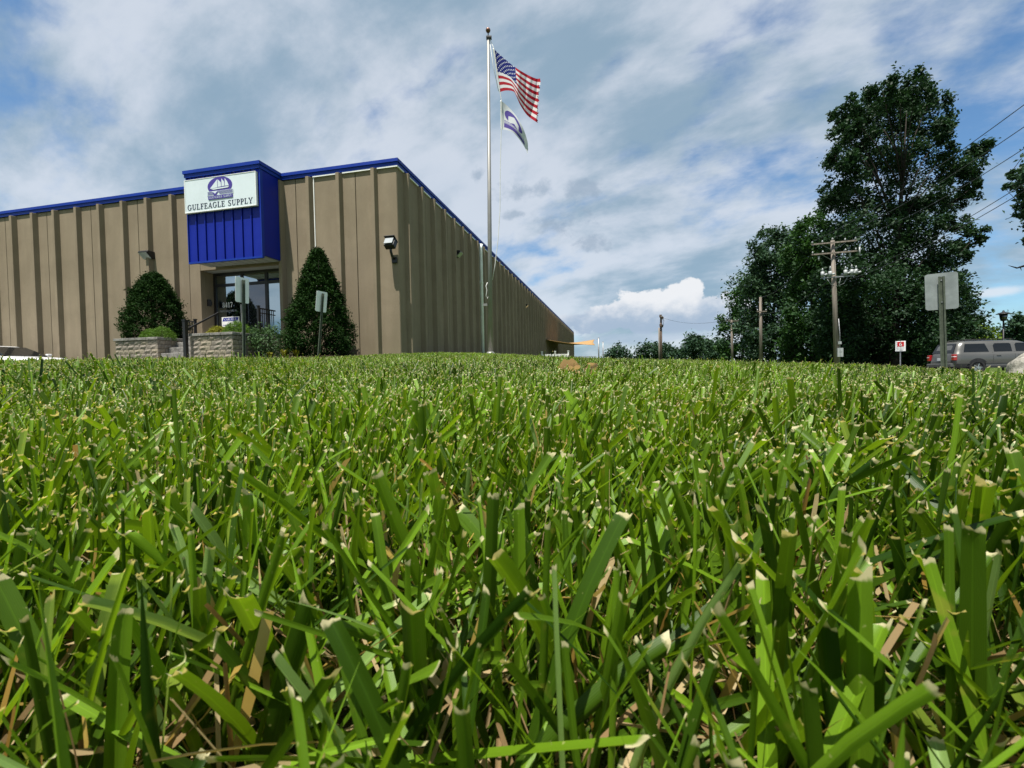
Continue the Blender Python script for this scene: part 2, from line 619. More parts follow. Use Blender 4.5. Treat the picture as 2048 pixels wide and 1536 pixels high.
M['pane_dark'] = glass_mat('dark_entrance_glass', (0.40, 0.42, 0.46), 0.30)
M['car_glass'] = glass_mat('tinted_car_glass', (0.5, 0.55, 0.58), 0.035, body=(0.006, 0.007, 0.008))
M['pewter'] = mat('pewter_car_paint', (0.125, 0.122, 0.112), 0.34, 0.03, 0.6, metal=0.5, coat=0.4, spec=0.5)
M['pewter_low'] = mat('grey_plastic_trim', (0.20, 0.195, 0.185), 0.5, 0.05)
M['car_white'] = mat('white_car_paint', (0.76, 0.77, 0.78), 0.25, 0.02, 0.6, coat=0.6)
M['tyre'] = mat('tyre_rubber', (0.014, 0.014, 0.014), 0.85, 0.1)
M['dark_plastic'] = mat('dark_plastic', (0.02, 0.02, 0.021), 0.6, 0.08)
M['tail_red'] = mat('tail_lamp_red', (0.33, 0.01, 0.012), 0.15, 0.05, coat=0.8)
M['tail_clear'] = mat('tail_lamp_clear', (0.7, 0.6, 0.58), 0.15, 0.05, coat=0.8)
M['chrome'] = mat('wheel_alloy', (0.6, 0.6, 0.6), 0.25, 0.05, metal=0.9)
M['dry_leaf'] = leaf_mat('dry_brown_leaf', (0.48, 0.33, 0.19), (0.6, 0.4, 0.2), 0.35, 0.8, 0.1)
M['leaf_big'] = leaf_mat('sweetgum_leaves', (0.008, 0.025, 0.011), (0.025, 0.062, 0.023), 0.22)
M['leaf_mid'] = leaf_mat('mid_green_leaves', (0.011, 0.038, 0.010), (0.036, 0.092, 0.018), 0.25)
M['leaf_far'] = leaf_mat('far_tree_leaves', (0.018, 0.048, 0.028), (0.042, 0.085, 0.040), 0.2)
M['leaf_yellow'] = leaf_mat('yellow_green_leaves', (0.06, 0.11, 0.012), (0.16, 0.24, 0.02), 0.3)
M['leaf_conifer'] = leaf_mat('evergreen_sprays', (0.006, 0.018, 0.005), (0.021, 0.052, 0.010), 0.12, 0.8, 0.06)
M['leaf_box'] = leaf_mat('boxwood_leaves', (0.045, 0.10, 0.010), (0.11, 0.21, 0.020), 0.2)
M['leaf_box2'] = leaf_mat('golden_shrub_leaves', (0.13, 0.14, 0.012), (0.26, 0.25, 0.025), 0.2)
M['leaf_rose'] = leaf_mat('glossy_shrub_leaves', (0.016, 0.045, 0.012), (0.07, 0.13, 0.05), 0.2)


# ------------------------------------------------------------------ terrain
def smooth(x, a, b):
    t = np.clip((x - a) / (b - a), 0, 1)
    return t * t * (3 - 2 * t)


def ground_np(X, Y):
    X = np.asarray(X, float)
    Y = np.asarray(Y, float)
    Yp = np.maximum(Y, 0.0)
    u = np.clip(X / np.maximum(Yp, 0.8), -1.7, 1.7)
    e = np.interp(u, [-1.7, -1.137, -.57, 0, .42, .75, 1.0, 1.137, 1.7],
                  [.053, .050, .041, .033, .016, .001, -.018, -.027, -.045])
    cap = np.interp(u, [-1.7, -1.137, -.9, -.62], [4.2, 4.6, 8.0, 28.0])
    Ye = cap * (1 - np.exp(-Yp / cap * 1.0)) * 0 + np.minimum(Yp, cap)
    z = 0.07 * (1 - np.exp(-Yp / 1.5)) + e * Ye
    # the last few metres before the building are banked up a little more
    w = np.exp(-((u + 0.16) / 0.24) ** 2)
    z = z + 0.0125 * np.minimum(Yp, 28) * smooth(Yp, 4.5, 10) * w
    und = 0.010 * np.sin(X * 2.1 + 0.6) * np.sin(Y * 1.7 + 1.0) * smooth(Yp, .5, 2.0)
    return z + und


def gz(x, y):
    return float(ground_np(x, y))


def grid_axis(lo, hi, n, k, c=0.0):
    a = np.arcsinh((lo - c) / k)
    b = np.arcsinh((hi - c) / k)
    return c + k * np.sinh(np.linspace(a, b, n))


def ground_sheet(name, xs, ys, dz, m):
    GX, GY = np.meshgrid(xs, ys)
    V = np.stack([GX.ravel(), GY.ravel(), (ground_np(GX, GY) + dz).ravel()], 1)
    nx, ny = len(xs), len(ys)
    i = np.arange(nx * ny).reshape(ny, nx)
    F = np.stack([i[:-1, :-1].ravel(), i[:-1, 1:].ravel(), i[1:, 1:].ravel(), i[1:, :-1].ravel()], 1)
    o = np_mesh(name, V, F, m, smooth=True)
    return tag(o, kind='structure')


lawn = ground_sheet('lawn', grid_axis(-1500, 1500, 181, 1.5), grid_axis(-200, 3000, 171, 1.5, 0.5), 0.0, M['lawn'])

# building frame: local x to the right along the front, local y into the building
ROT = -math.atan2(0.22, 0.9755)
BC, BS = math.cos(ROT), math.sin(ROT)
P0 = Vector((-3.86, 15.8, 0.0))


def LW(x, y, z=0.0):
    return Vector((P0.x + BC * x - BS * y, P0.y + BS * x + BC * y, z))


def WL(X, Y):
    dx, dy = X - P0.x, Y - P0.y
    return (BC * dx + BS * dy, -BS * dx + BC * dy)


def sheet_poly(name, corners, dz, m, nu=24, nv=24):
    """bilinear patch over the terrain (corners: 4 XY points)"""
    a, b, c, d = [np.array(p, float) for p in corners]
    U, Vv = np.meshgrid(np.linspace(0, 1, nu), np.linspace(0, 1, nv))
    P = ((1 - U)[..., None] * (1 - Vv)[..., None] * a + U[..., None] * (1 - Vv)[..., None] * b +
         U[..., None] * Vv[..., None] * c + (1 - U)[..., None] * Vv[..., None] * d)
    Z = ground_np(P[..., 0], P[..., 1]) + dz
    V = np.concatenate([P.reshape(-1, 2), Z.reshape(-1, 1)], 1)
    i = np.arange(nu * nv).reshape(nv, nu)
    F = np.stack([i[:-1, :-1].ravel(), i[:-1, 1:].ravel(), i[1:, 1:].ravel(), i[1:, :-1].ravel()], 1)
    return tag(np_mesh(name, V, F, m, smooth=True), kind='structure')


sheet_poly('parking_lot', [(14.5, 20.5), (60, 12), (70, 34), (19.5, 30.5)], 0.03, M['asphalt'])
pl = [LW(-40, -5.2), LW(-10.5, -3.4), LW(-10.5, -0.4), LW(-40, -0.4)]
sheet_poly('driveway', [(p.x, p.y) for p in pl], 0.03, M['asphalt'])
pl = [LW(-7.9, -3.9), LW(-5.6, -3.9), LW(-5.6, -2.4), LW(-7.9, -2.4)]
sheet_poly('entry_path', [(p.x, p.y) for p in pl], 0.03, M['cement'], 8, 8)

# ------------------------------------------------------------------ warehouse
ZT, ZF = 7.63, 7.40            # roof edge top, underside of blue trim
bld = thing('warehouse_building', 'long tan concrete warehouse with ribbed wall panels and blue roof trim', 'building',
            (P0.x, P0.y, 0), ROT)
ZB = -1.4


def tee_panel(w, stems, name='wall_panel', top=7.38):
    """precast double tee: flat slab with projecting ribs. local x along wall, y inward, outer face y=0"""
    mb = MB()
    mb.box((0.012, 0, ZB), (w - 0.012, 0.16, top))
    for sx in stems:
        p = [(sx - .115, 0.0), (sx - .065, -.18), (sx + .065, -.18), (sx + .115, 0.0)]
        vs = [(x, y, ZB) for x, y in p] + [(x, y, top - .02) for x, y in p]
        mb.add(vs, [(0, 1, 2, 3), (7, 6, 5, 4), (0, 4, 5, 1), (1, 5, 6, 2), (2, 6, 7, 3)])
    return mb


W = 2.44
first = tee_panel(W, (0.61, 1.83)).build('wall_panel', M['concrete'], bld, bevel=0.012)
# front wall: seams measured in the photograph at 1.60 m from the corner and every 2.44 m beyond
x = -1.60
corner = tee_panel(1.60, (0.76,)).build('wall_panel', M['concrete'], bld, (-1.60, 0, 0), bevel=0.012)
first.location = (x - W, 0, 0)
ENT0, ENT1 = -8.40, -4.80       # entrance recess
n_front = 11
fx = []
for i in range(1, n_front):
    fx.append(x - W * (i + 1))
for xx in fx:
    if xx + W > ENT0 + .05 and xx < ENT1 - .05:
        continue
    dup(first, bld, (xx, 0, 0))
# cut panels left and right of the entrance
lft = [q for q in fx if q < ENT0 < q + W]
for q in lft:
    tee_panel(ENT0 - q, [s for s in (0.61, 1.83) if s < ENT0 - q - .12]).build('wall_panel', M['concrete'], bld, (q, 0, 0))
rgt = [q for q in [x - W] + fx if q < ENT1 < q + W]
for q in rgt:
    if abs(q - first.location.x) < .01:
        first_cut = True
    tee_panel(q + W - ENT1, [ENT1 + s - ENT1 for s in (0.16,)] + [s - (ENT1 - q) for s in (0.61, 1.83) if s - (ENT1 - q) > .35]
              ).build('wall_panel', M['concrete'], bld, (ENT1, 0, 0))
# over the entrance
mb = MB()
mb.box((ENT0 + .003, 0.002, 4.36), (ENT1 - .003, 0.16, 7.38))
mb.build('wall_panel', M['concrete'], bld)
# side wall: rotated panels
side = tee_panel(W, (0.61, 1.83)).build('wall_panel', M['concrete_side'], bld, (0, .005, 0), (0, 0, R(90)), bevel=0.012)
for i in range(1, 29):
    dup(side, bld, (0, 0.005 + W * i, 0), (0, 0, R(90)))
rear = MB(); rear.box((-28, 70.8, ZB), (0.0, 71.0, 7.38)); rear.build('wall', M['concrete'], bld)
rear = MB(); rear.box((-28.2, 0.0, ZB), (-28.0, 70.8, 7.38)); rear.build('wall', M['concrete'], bld)
roof = MB(); roof.box((-27.9, 0.2, 7.42), (-0.2, 70.7, 7.55)); roof.build('roof', M['cement'], bld)
# blue fascia with a standing lip
PR = 0.06
for nm, lo, hi in (('roof_trim', (-28.4, -PR, 7.40), (PR, -PR + .05, ZT - .115)),
                   ('roof_trim', (-28.4, -PR - .035, ZT - .11), (PR + .035, -PR + .05, ZT)),
                   ('roof_trim', (PR - .05, -PR + .053, 7.40), (PR, 71.1, ZT - .115)),
                   ('roof_trim', (PR - .05, -PR + .053, ZT - .11), (PR + .035, 71.1, ZT))):
    b_ = MB(); b_.box(lo, hi); b_.build(nm, M['blue_trim'], bld)
b_ = MB()
b_.box((-28.4, -PR + .052, 7.405), (PR - .055, 0.2, 7.42))
b_.box((-.195, 0.203, 7.405), (PR - .055, 71.1, 7.42))
b_.build('eave_soffit', M['steel_grey'], bld)
# thin white cable / drip strip under the trim, broken at each rib on the side wall
b_ = MB(); b_.box((-3.28, -.03, 3.0), (-3.25, -.003, 7.36))
b_.build('conduit', M['white'], bld)
for xa, xb in ((-3.28, -2.33), (-2.08, -.97), (-.72, .055)):
    b_ = MB(); b_.box((xa, -.055, 7.352), (xb, -.012, 7.398)); b_.build('drip_strip', M['white'], bld)
for i in range(14):
    ya = 1.22 * i - (.61 if i else 0) + .13
    b_ = MB(); b_.box((0.012, ya if i else -.010, 7.352), (0.055, 1.22 * i + .61 - .13, 7.398))
    b_.build('drip_strip', M['white'], bld)
b_ = MB(); b_.tube([(.16, 9.75, 7.36), (.11, 9.78, 7.1), (.11, 9.78, 0.2)], .10, 8); b_.box((0, 9.62, 5.2), (.19, 9.92, 5.25))
b_.build('downspout', M['sign_back'], bld)

# awning box over the entrance
AX0, AX1, AP, AZ0, AZ1 = -7.74, -4.62, 1.02, 4.37, 7.40
aw = thing('awning', None, None); del_keys = None
bpy.data.objects.remove(aw)
b_ = MB()
b_.box((AX0, -AP + .04, AZ0 + .06), (AX1, -.19, AZ1))
awn = b_.build('awning', M['blue'], bld)
tag(awn, label='deep blue metal awning box over the entrance')
npan = 8
pw = (AX1 - AX0) / npan
for i in range(npan):           # vertical metal panels of the front
    b_ = MB()
    b_.box((0.02, -.012, 0), (pw - .045, .02, AZ1 - AZ0))
    b_.box((pw - .045, -.045, 0), (pw - .012, .02, AZ1 - AZ0))
    b_.build('metal_panel', M['blue'], awn, (AX0 + pw * i, -AP, AZ0))
b_ = MB(); b_.box((AX0 - .012, -AP - .052, AZ0 - .05), (AX1 + .012, -AP + .035, AZ0 + .012)); b_.build('edge_trim', M['blue_trim'], awn)
for xx in (AX0, AX1):
    b_ = MB(); b_.box((xx - .012, -AP - .055, AZ0 + .015), (xx + .012, -AP + .07, AZ1)); b_.build('edge_trim', M['blue_trim'], awn)
nb = 9
bw = (AX1 - AX0 - .05) / nb
for i in range(nb):
    b_ = MB(); b_.box((0, 0, 0), (bw - .05, AP - .22, .03)); b_.build('soffit_board', M['soffit'], awn, (AX0 + .025 + bw * i, -AP + .04, AZ0 + .03))
b_ = MB()
b_.box((AX0 - .03, -AP - .10, 7.404), (AX1 + .035, -AP - .05, ZT - .115))
b_.box((AX0 - .06, -AP - .135, ZT - .11), (AX1 + .07, -AP - .05, ZT + .004))
b_.box((AX1 - .015, -AP - .047, 7.404), (AX1 + .035, -PR - .04, ZT - .115))
b_.box((AX1 - .015, -AP - .047, ZT - .11), (AX1 + .07, -PR - .04, ZT + .004))
b_.box((AX0 - .03, -AP - .047, 7.404), (AX0 + .015, -PR - .04, ZT - .115))
b_.box((AX0 - .06, -AP - .047, ZT - .11), (AX0 + .015, -PR - .04, ZT + .004))
b_.build('roof_trim', M['blue_trim'], awn)
b_ = MB(); b_.box((AX0 + .02, -AP - .044, 7.45), (AX1 - .02, -PR - .045, 7.55)); b_.build('awning_roof', M['cement'], awn)

# entrance recess
RD = 0.60                       # depth of the recess
ZL = 1.62                       # landing level
b_ = MB(); b_.box((ENT0 - .16, 0.163, ZB), (ENT0, RD + .3, 4.35)); b_.build('recess_wall', M['concrete'], bld)
b_ = MB(); b_.box((ENT1, 0.163, ZB), (ENT1 + .16, RD + .3, 4.35)); b_.build('recess_wall', M['concrete'], bld)
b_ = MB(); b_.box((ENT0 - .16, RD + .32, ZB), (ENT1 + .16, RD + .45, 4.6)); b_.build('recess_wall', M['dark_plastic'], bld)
b_ = MB(); b_.box((ENT0 + .003, 0.163, 4.36), (ENT1 - .003, RD + .3, 4.5)); b_.build('recess_ceiling', M['soffit'], bld)
fr = MB()
fy0, fy1 = RD - .05, RD + .05
ew = ENT1 - ENT0
c1, c2 = ENT0 + ew * .375, ENT0 + ew * .69
ztr = 3.86
for xa, xb in ((ENT0 + .01, ENT0 + .12), (c1 - .05, c1 + .05), (c2 - .06, c2 + .06), (ENT1 - .12, ENT1 - .01)):
    fr.box((xa, fy0, ZL), (xb, fy1, 4.355))
for xa, xb in ((ENT0 + .12, c1 - .05), (c1 + .05, c2 - .06), (c2 + .06, ENT1 - .12)):
    fr.box((xa, fy0 + .003, 4.25), (xb, fy1, 4.355))
    fr.box((xa, fy0 + .003, ztr - .05), (xb, fy1, ztr + .06))
    fr.box((xa, fy0 + .003, ZL), (xb, fy1, ZL + .18))
frame = fr.build('entrance_frame', M['bronze'], bld)
panes = []
for k, (xa, xb) in enumerate(((ENT0 + .12, c1 - .05), (c1 + .05, c2 - .06), (c2 + .06, ENT1 - .12))):
    for za, zb in ((ZL + .18, ztr - .05), (ztr + .06, 4.25)):
        b_ = MB(); b_.box((xa, RD - .01, za), (xb, RD + .012, zb))
        b_.build('glass_pane', M['pane_dark'] if (k == 1 and za < 3) else M['pane'], frame)
b_ = MB(); b_.tube([(c1 + .14, RD - .09, ZL + .75), (c1 + .14, RD - .12, ZL + .8), (c1 + .14, RD - .12, ZL + 1.6), (c1 + .14, RD - .09, ZL + 1.65)], .018, 8)
b_.build('door_handle', M['chrome'], frame)
b_ = MB(); b_.box((c1 - .048, RD - .075, ZL + .05), (c1 - .03, RD - .052, 3.05)); b_.build('door_weatherstrip', M['white'], frame)
b_ = MB(); b_.box((ENT0 + .003, .24, 3.02), (ENT0 + .09, .36, 3.28)); b_.box((ENT0 + .003, .26, 3.06), (ENT0 + .15, .33, 3.2))
b_.build('intercom_box', M['black'], bld)


# ------------------------------------------------------------------ lettering
def arcband(cx, cy, rx, ry, a0, a1, tx, ty, n=14):
    out, inn = [], []
    for i in range(n + 1):
        a = R(a0 + (a1 - a0) * i / n)
        out.append((cx + rx * math.cos(a), cy + ry * math.sin(a)))
        inn.append((cx + (rx - tx) * math.cos(a), cy + (ry - ty) * math.sin(a)))
    return [[out[i], out[i + 1], inn[i + 1], inn[i]] for i in range(n)]


def rc(x0, y0, x1, y1):
    return [(x0, y0), (x1, y0), (x1, y1), (x0, y1)]


T, H = .15, .055     # thick and thin stroke


def glyph(ch):
    """serif capitals and figures, height 1 -> (polygons, advance)"""
    if ch == 'G':
        return arcband(.40, .5, .38, .52, 48, 318, T, H) + [rc(.58, .12, .58 + T, .46), rc(.48, .42, .82, .46), rc(.63, .68, .67, .98)], .86
    if ch == 'C':
        return arcband(.40, .5, .38, .52, 45, 315, T, H) + [rc(.63, .68, .67, .98)], .76
    if ch == 'U':
        return [rc(.10, .3, .10 + T, 1), rc(.62, .3, .66, 1), rc(0, .96, .34, 1), rc(.52, .96, .78, 1)] + arcband(.38, .32, .28, .34, 180, 360, T * .7, H * 1.6), .84
    if ch == 'L':
        return [rc(.10, 0, .10 + T, 1), rc(0, .96, .36, 1), rc(0, 0, .62, .045), rc(.58, .04, .62, .30)], .70
    if ch == 'F':
        return [rc(.10, 0, .10 + T, 1), rc(0, 0, .36, .045), rc(0, .955, .60, 1), rc(.56, .74, .60, .96), rc(.25, .49, .45, .535), rc(.43, .38, .465, .64)], .66
    if ch == 'E':
        return [rc(.10, 0, .10 + T, 1), rc(0, .955, .60, 1), rc(.56, .74, .60, .96), rc(.25, .49, .45, .535), rc(.43, .38, .465, .64),
                rc(0, 0, .64, .045), rc(.60, .04, .64, .28)], .72
    if ch == 'A':
        return [[(.04, 0), (.10, 0), (.43, 1), (.37, 1)], [(.53, 0), (.53 + T * 1.15, 0), (.46, 1), (.36, 1)][:4], rc(.17, .32, .56, .365),
                rc(-.04, 0, .20, .04), rc(.44, 0, .80, .04)], .80
    if ch == 'S':
        return arcband(.31, .74, .25, .28, 35, 270, T * .8, H) + arcband(.31, .25, .27, .27, -145, 90, T * .8, H) + \
            [[(.16, .58), (.24, .66), (.50, .40), (.42, .32)], rc(.50, .74, .535, 1.0), rc(.03, 0, .065, .26)], .66
    if ch == 'P':
        return [rc(.10, 0, .10 + T, 1), rc(0, 0, .36, .04), rc(0, .96, .3, 1), rc(.25, .955, .36, 1), rc(.25, .44, .36, .485)] + \
            arcband(.34, .72, .28, .28, -90, 90, T, H), .68
    if ch == 'R':
        g, _ = glyph('P')
        return g + [[(.34, .46), (.46, .46), (.78, 0), (.62, 0)]], .78
    if ch == 'Y':
        return [[(.02, 1), (.19, 1), (.44, .44), (.32, .44)], [(.64, 1), (.70, 1), (.44, .44), (.38, .44)], rc(.31, 0, .31 + T, .46),
                rc(-.05, .96, .28, 1), rc(.54, .96, .80, 1), rc(.2, 0, .57, .04)], .78
    if ch == 'I':
        return [rc(.10, 0, .10 + T, 1), rc(0, 0, .36, .04), rc(0, .96, .36, 1)], .42
    if ch == 'H':
        return [rc(.10, 0, .10 + T, 1), rc(.58, 0, .58 + T, 1), rc(.25, .47, .58, .52), rc(0, 0, .36, .04), rc(.48, 0, .84, .04), rc(0, .96, .36, 1), rc(.48, .96, .84, 1)], .88
    if ch == 'N':
        return [rc(.10, 0, .15, 1), rc(.66, 0, .71, 1), [(.10, 1), (.25, 1), (.71, 0), (.60, 0)], rc(0, 0, .26, .04), rc(.56, .96, .82, 1)], .86
    if ch == 'D':
        return [rc(.10, 0, .10 + T, 1), rc(0, 0, .36, .045), rc(0, .955, .36, 1)] + arcband(.32, .5, .44, .5, -90, 90, T, H), .82
    if ch == 'T':
        return [rc(.27, 0, .27 + T, 1), rc(0, .95, .70, 1), rc(0, .74, .04, .96), rc(.66, .74, .70, .96), rc(.17, 0, .53, .04)], .74
    if ch == '8':
        return arcband(.3, .74, .24, .27, 0, 360, T * .8, H) + arcband(.3, .27, .28, .28, 0, 360, T * .9, H), .64
    if ch == '4':
        return [rc(.36, 0, .36 + T, 1), [(.0, .26), (.07, .26), (.40, 1), (.36, 1)], rc(0, .22, .62, .30)], .64
    if ch == '1':
        return [rc(.2, 0, .2 + T * 1.1, 1), rc(.08, 0, .48, .045), [(.06, .84), (.2, .88), (.2, 1)]], .54
    if ch == '7':
        return [rc(.02, .88, .58, 1), rc(.02, .74, .06, .9), [(.16, 0), (.32, 0), (.58, .9), (.50, .9)]], .62
    if ch == '6':
        return arcband(.33, .31, .29, .31, 0, 360, T, T * .7) + arcband(.62, .36, .58, .66, 105, 180, T, T * .6), .66
    return [], .42


def text_width(s, sp=.04):
    return sum(glyph(c)[1] + sp for c in s) - sp


def text_polys(s, x0, y0, h, width=None, sp=.04):
    k = h if width is None else width / text_width(s, sp)
    res, cx = [], x0
    for c in s:
        g, a = glyph(c)
        res.append((c, [[(cx + p[0] * k, y0 + p[1] * h) for p in poly] for poly in g]))
        cx += (a + sp) * k
    return res


def face_front(x, y, z):
    """plane facing the front of the building: 2D x -> local x, 2D y -> z, thickness out of the wall"""
    m = Matrix(((1, 0, 0, x), (0, 0, -1, y), (0, 1, 0, z), (0, 0, 0, 1)))
    return m


# company sign on the awning
SX0, SX1, SZ0, SZ1 = -7.72, -4.72, 6.12, 7.27
sgn = thing('company_sign', 'white sign board with ship emblem reading GULFEAGLE SUPPLY on the blue awning', 'sign', LW(SX0, -AP - .05, SZ0), ROT)
sw, sh = SX1 - SX0, SZ1 - SZ0
b_ = MB(); b_.box((0, -.08, 0), (sw, -.005, sh)); b_.build('board', M['sign_white'], sgn, bevel=0.012)
b_ = MB()
for lo, hi in (((-.012, -.09, -.012), (sw + .012, -.0, .018)), ((-.012, -.09, sh - .006), (sw + .012, 0, sh + .012)),
               ((-.012, -.09, .02), (.014, 0, sh - .008)), ((sw - .014, -.09, .02), (sw + .012, 0, sh - .008))):
    b_.box(lo, hi)
b_.build('sign_frame', M['white'], sgn)
FY = -.082
for c, polys in text_polys('GULFEAGLE SUPPLY', .10, .085, .19, sw - .24, .06):
    if not polys: continue
    b_ = MB()
    for i, p in enumerate(polys):
        b_.prism(p, face_front(0, FY - .0004 * (i % 3), 0), .006)
    b_.build('letter', M['navy'], sgn)
ex, ez = sw * .5 + .02, .82
def ell(cx, cy, rx, ry, n=40, a0=0, a1=360):
    return [(cx + rx * math.cos(R(a0 + (a1 - a0) * i / n)), cy + ry * math.sin(R(a0 + (a1 - a0) * i / n))) for i in range(n)]
b_ = MB(); b_.prism(ell(ex, ez, .52, .315), face_front(0, FY, 0), .004)
emb = b_.build('emblem', M['purple'], sgn)
tag(emb, label='purple oval emblem with a white three masted ship')
b_ = MB()
b_.prism(rc(ex - .55, ez - .32, ex + .56, ez - .165), face_front(0, FY - .0045, 0), .003)   # white water under the hull
b_.prism([(ex - .27, ez - .12), (ex + .34, ez - .10), (ex + .40, ez - .055), (ex - .38, ez - .075)], face_front(0, FY - .009, 0), .003)
for pts in ([(-.42, -.07), (-.10, -.05), (-.10, .23)], [(-.08, -.04), (.06, -.035), (.05, .11), (-.08, .23)],
            [(.08, -.03), (.20, -.03), (.19, .12), (.08, .24)], [(.22, -.03), (.38, -.03), (.33, .09), (.22, .24)]):
    b_.prism([(ex + a, ez + c) for a, c in pts], face_front(0, FY - .0055, 0), .003)
b_.build('ship', M['sign_white'], emb)
b_ = MB()
for k in range(4):
    zz = ez - .19 - .032 * k
    b_.prism(rc(ex - .10 + .03 * k, zz, ex + .54, zz + .013), face_front(0, FY - .013, 0), .002)
    b_.prism(rc(ex - .52, zz, ex - .34 + .03 * k, zz + .013), face_front(0, FY - .013, 0), .002)
b_.prism([(ex - .22, ez - .33), (ex - .17, ez - .33), (ex - .06, ez - .2), (ex - .12, ez - .2), (ex - .2, ez - .27), (ex - .27, ez - .21), (ex - .33, ez - .2)], face_front(0, FY - .0155, 0), .002)
b_.prism(rc(ex - .50, ez - .455, ex + .54, ez - .325), face_front(0, FY - .0125, 0), .003)
b_.build('emblem_waves', M['purple'], emb)
b_ = MB()
for c, polys in text_polys('GULFEAGLE SUPPLY', ex - .46, ez - .425, .075, .96):
    for i, p in enumerate(polys):
        b_.prism(p, face_front(0, FY - .0165 - .0003 * (i % 3), 0), .002)
tag(b_.build('emblem_lettering', M['sign_white'], emb), kind='stuff')

# lettering on the left pane of the entrance
b_ = MB()
for c, polys in text_polys('8417', ENT0 + .38, 2.98, .20, .48, .07):
    for i, p in enumerate(polys):
        b_.prism(p, face_front(0, RD - .0105 - .0003 * (i % 3), 0), .002)
b_.build('house_number', M['white'], frame)
b_ = MB()
for c, polys in text_polys('CHAPIN INDUSTRIAL DR', ENT0 + .24, 2.80, .075, .80, .07):
    for i, p in enumerate(polys):
        b_.prism(p, face_front(0, RD - .0105 - .0003 * (i % 3), 0), .002)
tag(b_.build('street_lettering', M['soffit'], frame), kind='stuff')
b_ = MB(); b_.box((ENT0 + .33, RD - .02, 2.22), (ENT0 + 1.16, RD - .0105, 2.60)); card = b_.build('window_card', M['white'], frame)
tag(card, label='white card with a blue slanted logo band in the glass')

# (third level is reached: logo and print of the card are one further part of the frame)
b_ = MB()
b_.prism([(ENT0 + .37, 2.43), (ENT0 + 1.08, 2.43), (ENT0 + 1.13, 2.57), (ENT0 + .42, 2.57)], face_front(0, RD - .0205, 0), .002)
b_.prism(rc(ENT0 + .37, 2.27, ENT0 + 1.1, 2.29), face_front(0, RD - .0205, 0), .002)
b_.build('card_print', M['blue'], frame)
b_ = MB()
for c, polys in text_polys('CARLISLE', ENT0 + .46, 2.46, .08, .58, .07):
    for i, p in enumerate(polys):
        b_.prism(p, face_front(0, RD - .023 - .0003 * (i % 3), 0), .002)
b_.build('card_lettering', M['white'], frame)

# ------------------------------------------------------------------ wall lamps
def wall_pack(label, loc, rz, s=1.0):
    t = thing('wall_lamp', label, 'lamp', loc, rz, 'wall lamps')
    b_ = MB()
    p = [(0, -.16 * s), (0, .14 * s), (-.30 * s, .14 * s), (-.34 * s, .08 * s), (-.10 * s, -.16 * s)]
    vs = [(-.24 * s, y, z) for y, z in p] + [(.24 * s, y, z) for y, z in p]
    n = len(p)
    b_.add(vs, [tuple(range(n)), tuple(reversed(range(n, 2 * n)))] + [(i, n + i, n + (i + 1) % n, (i + 1) % n) for i in range(n)])
    b_.build('housing', M['black'], t, bevel=.01)
    b_ = MB()
    q = [(-.118 * s, -.15 * s), (-.342 * s, .055 * s), (-.36 * s, .05 * s), (-.13 * s, -.175 * s)]
    vs = [(-.20 * s, y, z) for y, z in q] + [(.20 * s, y, z) for y, z in q]
    b_.add(vs, [(0, 1, 2, 3), (7, 6, 5, 4)] + [(i, 4 + i, 4 + (i + 1) % 4, (i + 1) % 4) for i in range(4)])
    b_.build('lens', M['lens'], t)
    return t


wall_pack('black wall lamp above the left evergreen shrub', LW(-10.80, -.003, 5.12), ROT, .95)
wall_pack('black wall lamp high on the shaded side wall, left of the downspout', LW(.003, 5.95, 5.85), ROT + R(90), .85)
wall_pack('small black wall lamp on the shaded side wall beyond the flagpole', LW(.003, 23.1, 5.8), ROT + R(90), .8)
fl = thing('flood_light', 'black box floodlight on a stubby arm near the building corner', 'lamp', LW(-.14, -.003, 4.14), ROT, 'wall lamps'); fl.scale = (.82, .82, .82)
b_ = MB(); b_.box((-.11, -.10, -.12), (.11, 0, .12)); b_.build('base_box', M['black'], fl, bevel=.015)
b_ = MB(); b_.tube([(0, -.08, .06), (0, -.26, .12), (0, -.36, .30), (0, -.38, .46)], .055, 8); b_.build('arm', M['black'], fl)
Mx = Matrix.Translation((0, -.40, .62)) @ Matrix.Rotation(R(-32), 4, 'X')
b_ = MB(); b_.box((-.22, -.09, -.19), (.22, .16, .19), 0, Mx); b_.build('housing', M['black'], fl, bevel=.02)
b_ = MB(); b_.box((-.185, -.165, -.15), (.185, -.143, .15), 0, Mx); b_.build('lens', M['lens'], fl)
b_ = MB(); b_.box((-.235, -.24, .192), (.235, .16, .21), 0, Mx); b_.build('visor', M['black'], fl)

# ------------------------------------------------------------------ steps, planters, railings
st = thing('entry_steps', 'stone steps and landing in front of the glass entrance', 'steps', LW(-6.7, 0, 0), ROT)
ox = 6.7
nst = 5
gst = 0.62
for i in range(nst):
    b_ = MB()
    zt = gst + (ZL - gst) * (i + 1) / nst
    y0 = -2.75 + .27 * i
    b_.box((-7.46 + ox, y0, zt - .215), (-5.93 + ox, y0 + .34, zt))
    b_.build('step', M['cap'], st, bevel=.015)
b_ = MB(); b_.box((-7.47 + ox, -1.40, .2), (-5.92 + ox, -1.05, ZL - .002)); b_.box((ENT0 + ox - .5, -1.045, .2), (ENT1 + ox + .02, -.33, ZL - .001)); b_.box((ENT0 + ox + .004, -.328, .2), (ENT1 + ox - .004, RD + .3, ZL - .004))
b_.build('landing', M['cement'], st)


